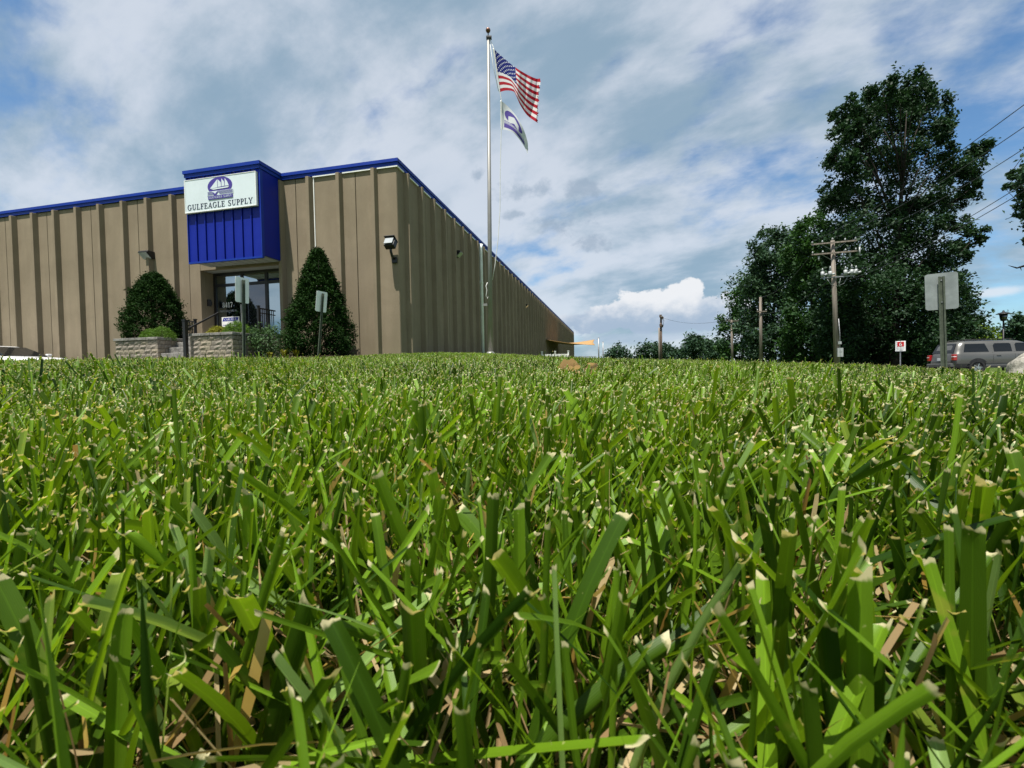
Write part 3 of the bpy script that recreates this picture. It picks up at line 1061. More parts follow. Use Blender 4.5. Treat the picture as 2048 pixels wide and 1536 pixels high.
def block_mesh(w, h, d, rngl, k=.018):
    """rough split-face stone block, front at -y"""
    nx, nz = 4, 3
    vs, fs = [], []
    for j in range(nz):
        for i in range(nx):
            e = i in (0, nx - 1) or j in (0, nz - 1)
            vs.append((w * i / (nx - 1), -(0 if e else rngl.uniform(.2, 1) * k * 1.6) - rngl.uniform(0, .4) * k, h * j / (nz - 1)))
    for j in range(nz - 1):
        for i in range(nx - 1):
            a = j * nx + i
            fs.append((a, a + 1, a + nx + 1, a + nx))
    b = len(vs)
    vs += [(0, d, 0), (w, d, 0), (w, d, h), (0, d, h)]
    L, Rr = nx - 1, nx * nz - 1
    fs += [(b, b + 3, b + 2, b + 1), tuple([0] + [b, b + 1] + list(range(nx - 1, 0, -1))), tuple(list(range(nx * (nz - 1), nx * nz)) + [b + 2, b + 3]),
           tuple([j * nx for j in range(nz)] + [b + 3, b]), tuple([b + 1, b + 2] + [j * nx + nx - 1 for j in reversed(range(nz))])]
    mb = MB(); mb.add(vs, fs)
    return mb


BLK = []
rl = random.Random(3)
for (w, h) in ((.42, .145), (.30, .145), (.22, .145)):
    for mm in ('stone', 'stone2'):
        me = block_mesh(w - .012, h - .010, .18, rl).build('stone_block', M[mm])
        BLK.append((w, me.data))
        bpy.data.objects.remove(me)


def stone_face(parent, p0, direction_rot, length, z0, z1):
    """courses of blocks; p0 local start, wall runs along local x after rotation"""
    z, r = z0, 0
    ca, sa = math.cos(direction_rot), math.sin(direction_rot)
    while z < z1 - .02:
        xx = -(.16 * (r % 2))
        while xx < length - .02:
            w, me = BLK[rl.randrange(len(BLK))]
            a, b = max(xx, 0), min(xx + w, length)
            if b - a > .06:
                o = bpy.data.objects.new('stone_block', me)
                COL.objects.link(o)
                o.parent = parent
                o.location = (p0[0] + ca * a, p0[1] + sa * a, z)
                o.rotation_euler = (0, 0, direction_rot)
                o.scale = ((b - a) / w, 1, 1)
            xx += w
        z += .145
        r += 1


def planter(label, x0, x1, yf, yb, ztop):
    t = thing('stone_planter', label, 'planter', LW(x0, yf, 0), ROT, 'stone planters by the steps')
    L, D = x1 - x0, yb - yf
    zb = .30
    nc = int((ztop - .09 - zb) / .145)
    zb = ztop - .09 - nc * .145
    stone_face(t, (0, 0, 0), 0, L, zb, ztop - .09)
    stone_face(t, (L, 0.0, 0), R(90), D, zb, ztop - .09)
    stone_face(t, (0, D, 0), R(-90), D, zb, ztop - .09)
    b_ = MB(); b_.box((.15, .15, zb), (L - .15, D - .05, ztop - .06)); b_.build('soil', M['soil'], t)
    # cap stones
    def caps(a, b, rotz, org, n):
        w = (b - a) / n
        for i in range(n):
            c = MB(); c.box((a + w * i + .004, -.05, 0), (a + w * (i + 1) - .004, .27, .088))
            c.build('cap_stone', M['cap'], t, (org[0], org[1], ztop - .088), (0, 0, rotz), bevel=.012)
    caps(-.05, L + .05, 0, (0, 0), 4)
    caps(.275, D, R(90), (L, 0), 3)
    caps(-D, -.275, R(-90), (0, 0), 3)
    return t


planter('stone block planter left of the steps holding the left evergreen', -9.27, -7.49, -2.55, -1.06, 1.56)
planter('stone block planter right of the steps behind the nearer parking sign', -5.90, -4.28, -2.80, -1.10, 1.58)
b_ = MB(); b_.box((0, 0, -.6), (3.5, 2.0, .10))
bed_o = LW(-4.2, -2.35, gz(*LW(-2, -2.0).xy[:]) - .02)
bed = b_.build('planting_bed', M['soil'], None, bed_o, (0, 0, ROT)); tag(bed, kind='structure')
edg = thing('bed_edging', 'low stone edging along the planting bed under the right evergreen', 'edging', LW(-4.2, -2.43, bed_o.z), ROT)
for i in range(8):
    c = MB(); c.box((0, -.10, -.5), (.385, .075, .11)); c.build('stone_block', M['soil'], edg, (.4 * i, 0, rl.uniform(-.01, .01)), bevel=.015)


def railing(name, label, pts, post_at, h, n_bal, group=None, low=.10):
    """pts: list of local (x,y,zfloor); balusters between"""
    base = LW(*pts[0])
    t = thing(name, label, 'railing', base, ROT, group)
    q = [Vector((p[0] - pts[0][0], p[1] - pts[0][1], p[2] - pts[0][2])) for p in pts]
    for i in post_at:
        b_ = MB(); b_.box((-.035, -.035, 0), (.035, .035, h + .06)); b_.box((-.05, -.05, h + .06), (.05, .05, h + .09))
        b_.build('post', M['black'], t, q[i])
    for a, b in zip(q[:-1], q[1:]):
        m_ = MB(); m_.bar(a + Vector((0, 0, h)), b + Vector((0, 0, h)), .045, .04); m_.build('top_rail', M['black'], t)
        if n_bal:
            m_ = MB(); m_.bar(a + Vector((0, 0, low)), b + Vector((0, 0, low)), .03, .03); m_.build('bottom_rail', M['black'], t)
            m_ = MB(); m_.bar(a + Vector((0, 0, h - .16)), b + Vector((0, 0, h - .16)), .03, .03); m_.build('middle_rail', M['black'], t)
            for k in range(1, n_bal):
                p = a.lerp(b, k / n_bal)
                m_ = MB(); m_.box((-.010, -.010, low + .016), (.010, .010, h - .02)); m_.build('baluster', M['black'], t, p)
    return t


railing('landing_railing', 'black metal railing on the left side of the landing', [(-8.75, -1.02, ZL), (-7.62, -1.02, ZL)], (0, 1), .62, 9, 'entry railings')
railing('landing_railing', 'black metal baluster railing on the right side of the landing', [(-4.90, -1.02, ZL), (-4.90, -.21, ZL)], (0,), .97, 9, 'entry railings')
hr = thing('stair_handrail', 'black sloping handrail with one thick post beside the stone steps', 'railing', LW(-5.86, -2.98, .55), ROT, 'entry railings')
b_ = MB(); b_.box((-.05, -.05, -.2), (.05, .05, 1.42)); b_.box((-.065, -.065, 1.42), (.065, .065, 1.46)); b_.build('post', M['black'], hr)
b_ = MB(); b_.bar((0, 0, 1.13), (0, 1.25, 1.83), .05, .045); b_.build('hand_rail', M['black'], hr)
b_ = MB(); b_.box((-.025, 1.2, .9), (.025, 1.25, 1.79)); b_.build('post', M['black'], hr)


# ------------------------------------------------------------------ sign posts
def sign_post(label, px, ytop, ybot, Y, w, h, yaw, lean, m_back, pole_w=.06, hgt=None):
    top = at(px, ytop, Y)
    base = at(px + lean, ybot, Y)
    zb = gz(base.x, Y)
    t = thing('sign_post', label, 'sign', (base.x, Y, zb), yaw, 'metal signs on posts')
    # local frame: sign back faces -y
    H_ = top.z - zb
    lx = (top.x - base.x)
    sh = lx / max(H_, .1)
    Ms = Matrix(((1, 0, sh * math.cos(yaw), 0), (0, 1, -sh * math.sin(yaw), 0), (0, 0, 1, 0), (0, 0, 0, 1)))
    b_ = MB()
    pw, dp = pole_w, .032
    # U-channel: web + two flanges + lips
    hp = H_ - h * .10
    for lo, hi in (((-pw * .22, -.004, -.3), (pw * .22, .0, hp)), ((-pw * .26, -dp, -.3), (-pw * .22, -.0, hp)), ((pw * .22, -dp, -.3), (pw * .26, .0, hp)),
                   ((-pw * .5, -dp, -.3), (-pw * .262, -dp + .004, hp)), ((pw * .262, -dp, -.3), (pw * .5, -dp + .004, hp))):
        b_.box(lo, hi, 0, Ms)
    b_.build('u_channel_post', M['galv'], t)
    rr = min(w, h) * .10
    poly = []
    for cx, cy, a0 in ((w / 2 - rr, h / 2 - rr, 0), (-w / 2 + rr, h / 2 - rr, 90), (-w / 2 + rr, -h / 2 + rr, 180), (w / 2 - rr, -h / 2 + rr, 270)):
        for k in range(6):
            a = R(a0 + 18 * k)
            poly.append((cx + rr * math.cos(a), cy + rr * math.sin(a)))
    b_ = MB()
    P = Ms @ Matrix.Translation((0, .006, H_ - h / 2)) @ Matrix(((1, 0, 0, 0), (0, 0, -1, 0), (0, 1, 0, 0), (0, 0, 0, 1)))
    b_.prism(poly, P @ Matrix.Translation((0, 0, -.004)), .004)
    b_.build('sign_panel', m_back, t)
    for zz in (H_ - h * .2, H_ - h * .8):
        b_ = MB(); b_.tube([Ms @ Vector((0, -.012, zz)), Ms @ Vector((0, .0, zz))], .009, 6); b_.build('bolt', M['steel_grey'], t)
    return t


sign_post('taller white backed parking sign in front of the stone planter', 485, 555, 722, 8.3, .30, .46, R(75), 1, M['sign_back'], .058)
sign_post('shorter leaning white backed parking sign in front of the right evergreen', 645, 583, 716, 10.3, .32, .46, R(68), -10, M['sign_back'], .058)
sign_post('grey square sign seen from the back on a thick post at the right', 1882, 546, 748, 6.6, .355, .53, R(-38), 6, M['sign_back_shaded'], .072)

# ------------------------------------------------------------------ flagpole and flags
FY_ = 11.5
fb = at(981, 712, FY_)
ft = at(976.5, 76, FY_)
pole = thing('flagpole', 'tall satin aluminium flagpole standing on the lawn beside the building', 'flagpole', (fb.x, FY_, gz(fb.x, FY_)))
HP = ft.z - gz(fb.x, FY_)
lean = (ft.x - fb.x)
b_ = MB(); b_.tube([(0, 0, 0), (lean * .4, 0, HP * .4), (lean, 0, HP)], [.056, .052, .034], 20); b_.build('pole', M['alu'], pole)
b_ = MB(); b_.tube([(0, 0, -.25), (0, 0, .05)], .30, 24, smooth=False); b_.build('concrete_footing', M['cement'], pole, bevel=.01)
b_ = MB(); b_.lathe([(.11, .05), (.12, .07), (.09, .10), (.072, .12)], 20); b_.build('base_collar', M['alu'], pole)
b_ = MB(); b_.box((lean - .05, -.05, HP - .02), (lean + .085, .05, HP + .03)); b_.tube([(lean, 0, HP + .03), (lean, 0, HP + .14)], .014, 8); b_.build('truck', M['black'], pole, bevel=.008)
b_ = MB(); b_.lathe([(.002, -.062), (.03, -.055), (.053, -.03), (.062, 0), (.053, .03), (.03, .055), (.002, .062)], 16, (lean, 0, HP + .19)); b_.build('finial_ball', M['bronze_ball'], pole)


def rel(px, py, Y=FY_, dy=0.0):
    p = at(px, py, Y)
    return Vector((p.x - fb.x, p.y - FY_ + dy, p.z - pole.location.z))


b_ = MB()
b_.tube([rel(980, 78), rel(988, 98), rel(1000, 185), rel(1003, 201), rel(1002.5, 260), rel(1000.5, 340), rel(1000, 420), rel(996, 480), rel(990, 530), rel(985, 560)], .0085, 6)
b_.tube([rel(979, 78), rel(986, 130), rel(997, 182)], .007, 6)
b_.build('halyard', M['rope'], pole)
b_ = MB(); b_.tube([rel(975, 565), rel(972, 572), rel(974, 580), rel(972, 592), rel(975, 597), rel(977, 590)], .010, 6); b_.build('cleat_rope', M['rope'], pole)
b_ = MB(); b_.box((-.16, -.03, 1.28), (-.055, .03, 1.34)); b_.build('cleat', M['alu'], pole)


def interp_curve(pts, s):
    """Catmull-Rom through (s,x,y) points"""
    S = [p[0] for p in pts]
    X = np.array([[p[1], p[2]] for p in pts], float)
    i = max(0, min(len(S) - 2, np.searchsorted(S, s) - 1))
    t = (s - S[i]) / (S[i + 1] - S[i])
    p0 = X[max(i - 1, 0)]; p1 = X[i]; p2 = X[i + 1]; p3 = X[min(i + 2, len(S) - 1)]
    return .5 * ((2 * p1) + (-p0 + p2) * t + (2 * p0 - 5 * p1 + 4 * p2 - p3) * t * t + (-p0 + 3 * p1 - 3 * p2 + p3) * t ** 3)


def flag_mesh(name, label, mm, top, bot, fold, nu, nv, group, rag=0.0):
    fr_ = random.Random(5)
    base = at(top[0][1], top[0][2], FY_)
    t = thing(name, label, 'flag', base, 0, group)
    vs, uv, fs = [], [], []
    for j in range(nv + 1):
        for i in range(nu + 1):
            s, v = i / nu, j / nv
            a, b = interp_curve(top, s), interp_curve(bot, s)
            p = a * (1 - v) + b * v
            dep = fold(s, v)
            jig = 0
            if i == nu and rag:
                jig = fr_.uniform(-1.6, 1) * rag
            q = at(p[0] + jig, p[1] + jig * .3, FY_ + dep)
            vs.append(q - base)
            uv.append((s, 1 - v))
    for j in range(nv):
        for i in range(nu):
            a = j * (nu + 1) + i
            fs.append((a, a + nu + 1, a + nu + 2, a + 1))
    mb = MB(); mb.add(vs, fs, 0, True)
    o = mb.build('cloth', mm, t)
    ul = o.data.uv_layers.new(name='UVMap')
    for l in o.data.loops:
        ul.data[l.index].uv = uv[l.vertex_index]
    b_ = MB()
    hp = [vs[j * (nu + 1)] for j in range(nv + 1)]
    b_.tube([p + Vector((-.008, 0, 0)) for p in hp], .012, 6)
    b_.build('hoist_band', M['white'], t)
    return t


def uv_mat(name):
    m = bpy.data.materials.new(name)
    m.use_nodes = True
    nt = m.node_tree
    n = NT(nt)
    uvn = n.new('ShaderNodeUVMap')
    sep = n.new('ShaderNodeSeparateXYZ')
    nt.links.new(uvn.outputs[0], sep.inputs[0])
    return m, nt, n, sep.outputs[0], sep.outputs[1]


def cloth_finish(m, nt, n, c, trans=.45):
    b = nt.nodes['Principled BSDF']
    n.put(b.inputs['Base Color'], c)
    b.inputs['Roughness'].default_value = .8
    b.inputs['Specular IOR Level'].default_value = .15
    t = n.new('ShaderNodeBsdfTranslucent')
    n.put(t.inputs[0], c)
    mx = n.new('ShaderNodeMixShader')
    mx.inputs[0].default_value = trans
    nt.links.new(b.outputs[0], mx.inputs[1])
    nt.links.new(t.outputs[0], mx.inputs[2])
    nt.links.new(mx.outputs[0], nt.nodes['Material Output'].inputs[0])


def us_flag_mat():
    m, nt, n, u, v = uv_mat('stars_and_stripes')
    st = n.m('FLOOR', n.m('MULTIPLY', n.m('SUBTRACT', 1.0, v), 13.0))
    odd = n.m('MODULO', st, 2.0)
    c = n.mix(n.m('GREATER_THAN', odd, .5), (0.44, 0.018, 0.035), (0.80, 0.78, 0.80))
    can = n.m('MULTIPLY', n.m('LESS_THAN', u, .40), n.m('GREATER_THAN', v, 6 / 13))
    # rows of stars as small dots on a staggered grid
    uu = n.m('MULTIPLY', u, 1 / .40 * 6.0)
    vv = n.m('MULTIPLY', n.m('DIVIDE', n.m('SUBTRACT', v, 6 / 13), 7 / 13), 4.6)
    d = None
    for off in (0.0, .5):
        a = n.m('SUBTRACT', n.m('FRACT', n.m('ADD', uu, off)), .5)
        b = n.m('SUBTRACT', n.m('FRACT', n.m('ADD', vv, off)), .5)
        r = n.m('SQRT', n.m('ADD', n.m('MULTIPLY', a, a), n.m('MULTIPLY', b, b)))
        d = r if d is None else n.m('MINIMUM', d, r)
    cc = n.mix(n.m('LESS_THAN', d, .15), (0.010, 0.018, 0.17), (0.75, 0.75, 0.78))
    c = n.mix(can, c, cc)
    cloth_finish(m, nt, n, c)
    return m


def company_flag_mat():
    m, nt, n, u, v = uv_mat('white_flag_blue_emblem')
    a = n.m('DIVIDE', n.m('SUBTRACT', u, .42), .28)
    b = n.m('DIVIDE', n.m('SUBTRACT', v, .62), .27)
    r = n.m('ADD', n.m('MULTIPLY', a, a), n.m('MULTIPLY', b, b))
    k = n.m('LESS_THAN', r, 1.0)
    sh = n.m('MULTIPLY', n.m('LESS_THAN', n.m('ABSOLUTE', n.m('ADD', a, .05)), .55), n.m('LESS_THAN', n.m('ABSOLUTE', n.m('ADD', b, n.m('ABSOLUTE', a))), .55))
    k = n.m('MULTIPLY', k, n.m('SUBTRACT', 1.0, sh))
    band = n.m('MULTIPLY', n.m('LESS_THAN', n.m('ABSOLUTE', n.m('SUBTRACT', u, .46)), .34), n.m('LESS_THAN', n.m('ABSOLUTE', n.m('SUBTRACT', v, .17)), .085))
    lines = n.m('MULTIPLY', n.m('LESS_THAN', n.m('ABSOLUTE', n.m('SUBTRACT', u, .46)), .34),
                n.m('MULTIPLY', n.m('LESS_THAN', n.m('ABSOLUTE', n.m('SUBTRACT', v, .32)), .05), n.m('LESS_THAN', n.m('FRACT', n.m('MULTIPLY', v, 26.0)), .5)))
    k = n.m('MAXIMUM', n.m('MAXIMUM', k, band), lines)
    c = n.mix(k, (0.60, 0.62, 0.64), (0.09, 0.065, 0.28))
    cloth_finish(m, nt, n, c, .35)
    return m


flag_mesh('national_flag', 'frayed red white and blue stars and stripes flag high on the pole', us_flag_mat(),
          [(0, 987, 97), (.2, 1004, 113), (.4, 1031, 135), (.7, 1056, 150), (.88, 1072, 157), (1, 1080, 157)],
          [(0, 1000, 184), (.12, 1012, 181), (.26, 1027, 183), (.34, 1033, 193), (.5, 1041, 211), (.75, 1055, 231), (1, 1074, 245)],
          lambda s, v: .10 * math.sin(s * 9.0 + v * 1.5) + .22 * s + (.10 * math.sin(s * 22 + v * 3) * s), 56, 39, 'flags on the pole', 2.2)
flag_mesh('company_flag', 'small white flag with blue ship emblem hanging below the larger flag', company_flag_mat(),
          [(0, 1002, 201), (.25, 1017, 214), (.5, 1034, 234), (.75, 1047, 258), (.92, 1055, 283), (1, 1056, 296)],
          [(0, 1003, 259), (.2, 1013, 260), (.4, 1027, 266), (.6, 1039, 279), (.8, 1049, 294), (1, 1055, 308)],
          lambda s, v: .06 * math.sin(s * 7.0 + v * 2) + .12 * s, 36, 24, 'flags on the pole', 0.8)

# ------------------------------------------------------------------ shade sail, fences
sl_y = 47.0
sail = thing('shade_sail', 'tan fabric shade sail stretched from the far side wall to a post', 'sail', LW(0, 34, 0), ROT)
def sail_l(p):
    l = WL(p.x, p.y)
    return Vector((l[0], l[1] - 34, p.z))
A_ = Vector((.05, 0, 3.72)); B_ = Vector((.05, 11.5, 3.95))
C_ = sail_l(at(1190, 690, 47.5)); D_ = sail_l(at(1189, 679, 53.5))
vs, fs = [], []
nn = 12
for j in range(nn + 1):
    for i in range(nn + 1):
        s, v = i / nn, j / nn
        p = (A_ * (1 - s) + C_ * s) * (1 - v) + (B_ * (1 - s) + D_ * s) * v
        sag = .22 * math.sin(math.pi * s) * math.sin(math.pi * v)
        p = p + Vector((-.16 * math.sin(math.pi * v) * s, 0, -sag - .10 * math.sin(math.pi * s)))
        vs.append(p)
for j in range(nn):
    for i in range(nn):
        a = j * (nn + 1) + i
        fs.append((a, a + 1, a + nn + 2, a + nn + 1))
b_ = MB(); b_.add(vs, fs, 0, True); o = b_.build('canopy_cloth', M['tan_fabric'], sail)
sm_ = o.modifiers.new('thick', 'SOLIDIFY'); sm_.thickness = .03
for k, (px, py, Y, lab) in enumerate(((1197, 676, 49.0, 'grey steel post holding the outer end of the tan shade sail'),
                                      (1206, 684, 56.0, 'shorter grey steel post just right of the shade sail'))):
    tp = at(px, py, Y)
    zb = gz(tp.x, Y)
    t = thing('steel_post', lab, 'post', (tp.x, Y, zb), 0, 'posts by the shade sail')
    b_ = MB(); b_.tube([(0, 0, -.3), (0, 0, tp.z - zb)], .075, 10); b_.build('shaft', M['steel_grey'], t)
    b_ = MB(); b_.lathe([(.085, 0), (.085, .04), (.02, .07)], 10, (0, 0, tp.z - zb)); b_.build('cap', M['steel_grey'], t)
    b_ = MB(); b_.tube([(-.07, 0, tp.z - zb - .1), (-.2, 0, tp.z - zb - .1)], .025, 6); b_.build('hook', M['steel_grey'], t)

fz = at(1112, 709, 47).z
f0, f1 = at(1084, 709, 45), at(1134, 709, 46)
pf = thing('picket_fence', 'white picket fence at the foot of the far side wall', 'fence', (f0.x, f0.y, gz(f0.x, f0.y)))
nlen = f1.x - f0.x
hf = fz - gz(f0.x, f0.y)
for i in range(3):
    b_ = MB(); b_.box((-.07, -.07, -.3), (.07, .07, hf + .22)); b_.box((-.10, -.10, hf + .22), (.10, .10, hf + .27)); b_.build('post', M['white'], pf, (nlen * i / 2, 0, 0))
for z in (.15, hf - .15):
    b_ = MB(); b_.box((0, .02, z), (nlen, .06, z + .07)); b_.build('rail', M['white'], pf)
for i in range(17):
    b_ = MB(); b_.prism([(-.04, .05), (.04, .05), (.04, hf - .05), (0, hf), (-.04, hf - .05)], face_front(0, 0, 0), .02); b_.build('picket', M['white'], pf, (nlen * (i + .5) / 17, 0.015, 0))
g0, g1 = at(1150, 713, 47), at(1189, 713, 48)
pf = thing('metal_fence', 'low dark metal fence between the white pickets and the sail post', 'fence', (g0.x, g0.y, gz(g0.x, g0.y)))
nlen = g1.x - g0.x; hf = g0.z - gz(g0.x, g0.y)
for z in (.12, hf - .05):
    b_ = MB(); b_.box((0, -.02, z), (nlen, .02, z + .045)); b_.build('rail', M['steel_grey'], pf)
for i in range(21):
    b_ = MB(); b_.box((-.016, -.016, -.1), (.016, .016, hf)); b_.build('picket', M['steel_grey'], pf, (nlen * i / 20, .04, 0))

# ------------------------------------------------------------------ utility poles and wires
def utility_pole(label, pxb, pxt, ytop, Y, arms, r=.16, wood='wood', hw=None, yaw=0.0, extra=None):
    base = at(pxb, 730, Y)
    tp = at(pxt, ytop, Y)
    zb = gz(base.x, Y)
    t = thing('utility_pole', label, 'utility pole', (base.x, Y, zb), yaw, 'wooden utility poles')
    H_ = tp.z - zb
    lx = tp.x - base.x
    lxl, lyl = lx * math.cos(yaw), -lx * math.sin(yaw)
    f = lambda z: Vector((lxl * z / H_, lyl * z / H_, z))
    b_ = MB(); b_.tube([f(-.5), f(H_ * .5), f(H_)], [r * 1.15, r * .95, r * .75], 12); b_.build('shaft', M[wood], t)
    for (dz, L) in arms:
        c = f(H_ - dz) + Vector((0, -r - .06, 0))
        b_ = MB(); b_.box((-L / 2, -.055, -.06), (L / 2, .055, .06)); b_.build('crossarm', M[wood], t, c)
        for sx in (-1, 1):
            b_ = MB(); b_.bar(c + Vector((sx * L * .27, .0, -.07)), f(H_ - dz - .55) + Vector((sx * r * .8, -.05, 0)), .04, .03); b_.build('brace', M['steel_grey'], t)
        for k in ((-.95, -.5, .5, .95) if L > 2 else (-.9, .9)):
            b_ = MB(); b_.lathe([(.025, 0), (.025, .06), (.07, .08), (.075, .13), (.045, .16), (.05, .2), (.02, .23)], 8, c + Vector((k * L / 2, 0, .06))); b_.build('insulator', M['porcelain'], t)
    return t, f, H_


PY = 40.0
p1, f1_, H1 = utility_pole('nearest wooden utility pole with crossarms and pale fuse switches before the big tree', 1674, 1665, 481, PY, [(.25, 3.4), (1.15, 3.4)], .20, yaw=R(-18))
top_i = f1_(H1)
b_ = MB(); b_.lathe([(.025, -.05), (.025, .06), (.08, .08), (.085, .14), (.045, .17), (.05, .22), (.02, .25)], 8, top_i); b_.build('insulator', M['porcelain'], p1)
rr_ = random.Random(11)
zc = H1 - 2.95
b_ = MB(); b_.box((-1.25, -.34, zc - .35), (1.25, -.26, zc - .25)); b_.build('bracket', M['steel_grey'], p1)
for k, dx in enumerate((-1.2, -.62, .52, .98, 1.3)):
    b_ = MB()
    b_.tube([(dx, -.4, zc - .22), (dx, -.4, zc + .22)], .14, 10)
    b_.tube([(dx + .12, -.42, zc - .1), (dx + .34, -.42, zc - .02)], .09, 8)
    b_.lathe([(.05, 0), (.09, .03), (.05, .08), (.09, .11), (.05, .16), (.09, .19), (.04, .24), (.03, .32)], 8, (dx, -.4, zc + .22 + .12 * (k % 2)))
    b_.build('fuse_switch', M['porcelain'], p1)
b_ = MB()
for dx in (-.9, .2, .75): b_.tube([(dx, -.3, zc - .3), (dx * .6, -.26, zc - .9), (0.05 * dx, -.2, zc - 1.1)], .022, 5)
b_.build('cable', M['steel_grey'], p1)
for dx, z, hh in ((-1.45, H1 - 1.7, .38), (.9, H1 - 1.62, .45), (1.6, H1 - 1.55, .75)):
    b_ = MB(); b_.tube([(dx, -.28, z), (dx, -.28, z + hh)], .06, 7); b_.build('lightning_arrester', M['porcelain'], p1)
b_ = MB(); b_.box((-.08, -.42, .85), (.34, -.2, 1.62)); b_.box((.02, -.433, 1.28), (.24, -.421, 1.36)); b_.box((-.02, -.40, 1.95), (.22, -.2, 2.2))
b_.build('meter_box', M['porcelain'], p1)
b_ = MB(); b_.tube([(.12, -.30, -.1), (.12, -.30, 2.9), (.05, -.24, 4.2)], .03, 6); b_.build('conduit', M['steel_grey'], p1)
p2, f2_, H2 = utility_pole('bare wooden utility pole in front of the dark middle trees', 1522, 1521, 594, 57.0, [(1.85, 1.2)], .19)
p3, f3_, H3 = utility_pole('thin wooden utility pole at the left edge of the dark trees', 1465, 1463, 640, 77.0, [(.2, 2.2)], .2)
p4, f4_, H4 = utility_pole('short distant utility pole just left of the tree line', 1416, 1416, 680, 160.0, [(.4, 2.6)], .22)
p5, f5_, H5 = utility_pole('weathered dark utility pole with tangled equipment standing alone against the sky', 1322, 1322, 632, 100.0, [(.35, 1.3)], .28, 'wood_dark', yaw=R(55))
for dx, z in ((-.35, .05), (.55, -.25), (-.3, -2.0), (.45, -2.1)):
    b_ = MB(); b_.box((dx - .22, -.4, H5 + z - .4), (dx + .22, .1, H5 + z + .2)); b_.build('switch_box', M['wood_dark'], p5, bevel=.05)
b_ = MB(); b_.tube([(-.5, .2, -.5), (-.45, .2, H5 - 2.6)], .17, 8); b_.build('stub_pole', M['wood'], p5)
b_ = MB(); b_.tube([(.6, -.2, H5), (1.6, -.2, H5 - .4), (1.9, -.2, H5 - 1.0), (1.4, -.2, H5 - 2.1), (.5, -.2, H5 - 2.2)], .035, 5); b_.tube([(.5, -.2, H5 - .5), (1.3, -.2, H5 - .9), (1.2, -.2, H5 - 1.8), (.4, -.2, H5 - 2.0)], .03, 5)
b_.build('cable_loop', M['wire'], p5)


def wpt(root, v):
    c, s = math.cos(root.rotation_euler.z), math.sin(root.rotation_euler.z)
    return Vector((root.location.x + c * v.x - s * v.y, root.location.y + s * v.x + c * v.y, root.location.z + v.z))


def wire(label, a, b, sag, r=.016, name='power_line'):
    pts = []
    for i in range(25):
        s = i / 24
        p = a.lerp(b, s)
        p.z -= sag * 4 * s * (1 - s)
        pts.append(p - a)
    b_ = MB(); b_.tube(pts, r, 6)
    o = b_.build(name, M['wire'], None, a)
    return tag(o, label, 'wire', 'overhead wires')


def edge_target(px, py, s_y):
    """point on the span where it leaves the frame -> extrapolated far anchor towards the next pole"""
    return at(px, py, s_y)


att = [wpt(p1, f1_(H1 - .25) + Vector((-1.62, -.26, .28))), wpt(p1, top_i + Vector((0, 0, .22))), wpt(p1, f1_(H1 - .25) + Vector((1.62, -.26, .28)))]
for k, (py, lab) in enumerate(((194, 'uppermost overhead wire rising to the right edge'), (239, 'second highest overhead wire rising to the right edge'), (283, 'third highest overhead wire rising to the right edge'))):
    e_ = at(2048, py, 17.8 + (k - 1) * .9)
    far = att[k] + (e_ - att[k]) * 1.5
    far.z += .9
    wire(lab, att[k], far, 1.0)
low = [wpt(p1, Vector((1.3, -.4, zc + .1))), wpt(p1, Vector((.3, -.3, zc - .7)))]
for k, (px, py, lab) in enumerate(((2012, 377, 'fourth overhead wire, passing behind the right tree'), (2010, 392, 'lowest overhead wire from the fuse switches'))):
    e_ = at(px, py, 19.0)
    far = low[k] + (e_ - low[k]) * 1.45
    far.z += .6
    wire(lab, low[k], far, .8, .015)
for (ra, va, rb, vb, lab) in ((p1, f1_(H1 - 1.15) + Vector((-1.6, -.2, .25)), p2, f2_(H2), 'overhead wire running between the nearest and the bare pole'),
                              (p1, Vector((-.6, -.3, zc - .4)), p2, f2_(H2 - 2.3) + Vector((-.5, -.3, .2)), 'lower overhead wire between the nearest and the bare pole'),
                              (p2, f2_(H2 - 2.3) + Vector((-.5, -.3, .2)), p3, f3_(H3 - .2) + Vector((-1, -.2, .2)), 'overhead wire between the bare pole and the thin pole'),
                              (p3, f3_(H3 - .2) + Vector((1, -.2, .2)), p4, f4_(H4 - .4) + Vector((-1, -.2, .2)), 'overhead wire from the thin pole to the distant pole'),
                              (p5, Vector((.6, -.2, H5 - .3)), p3, f3_(H3 - .2) + Vector((-1, -.2, .2)), 'overhead wire from the lone dark pole to the thin pole')):
    wire(lab, wpt(ra, va), wpt(rb, vb), .9, .022)


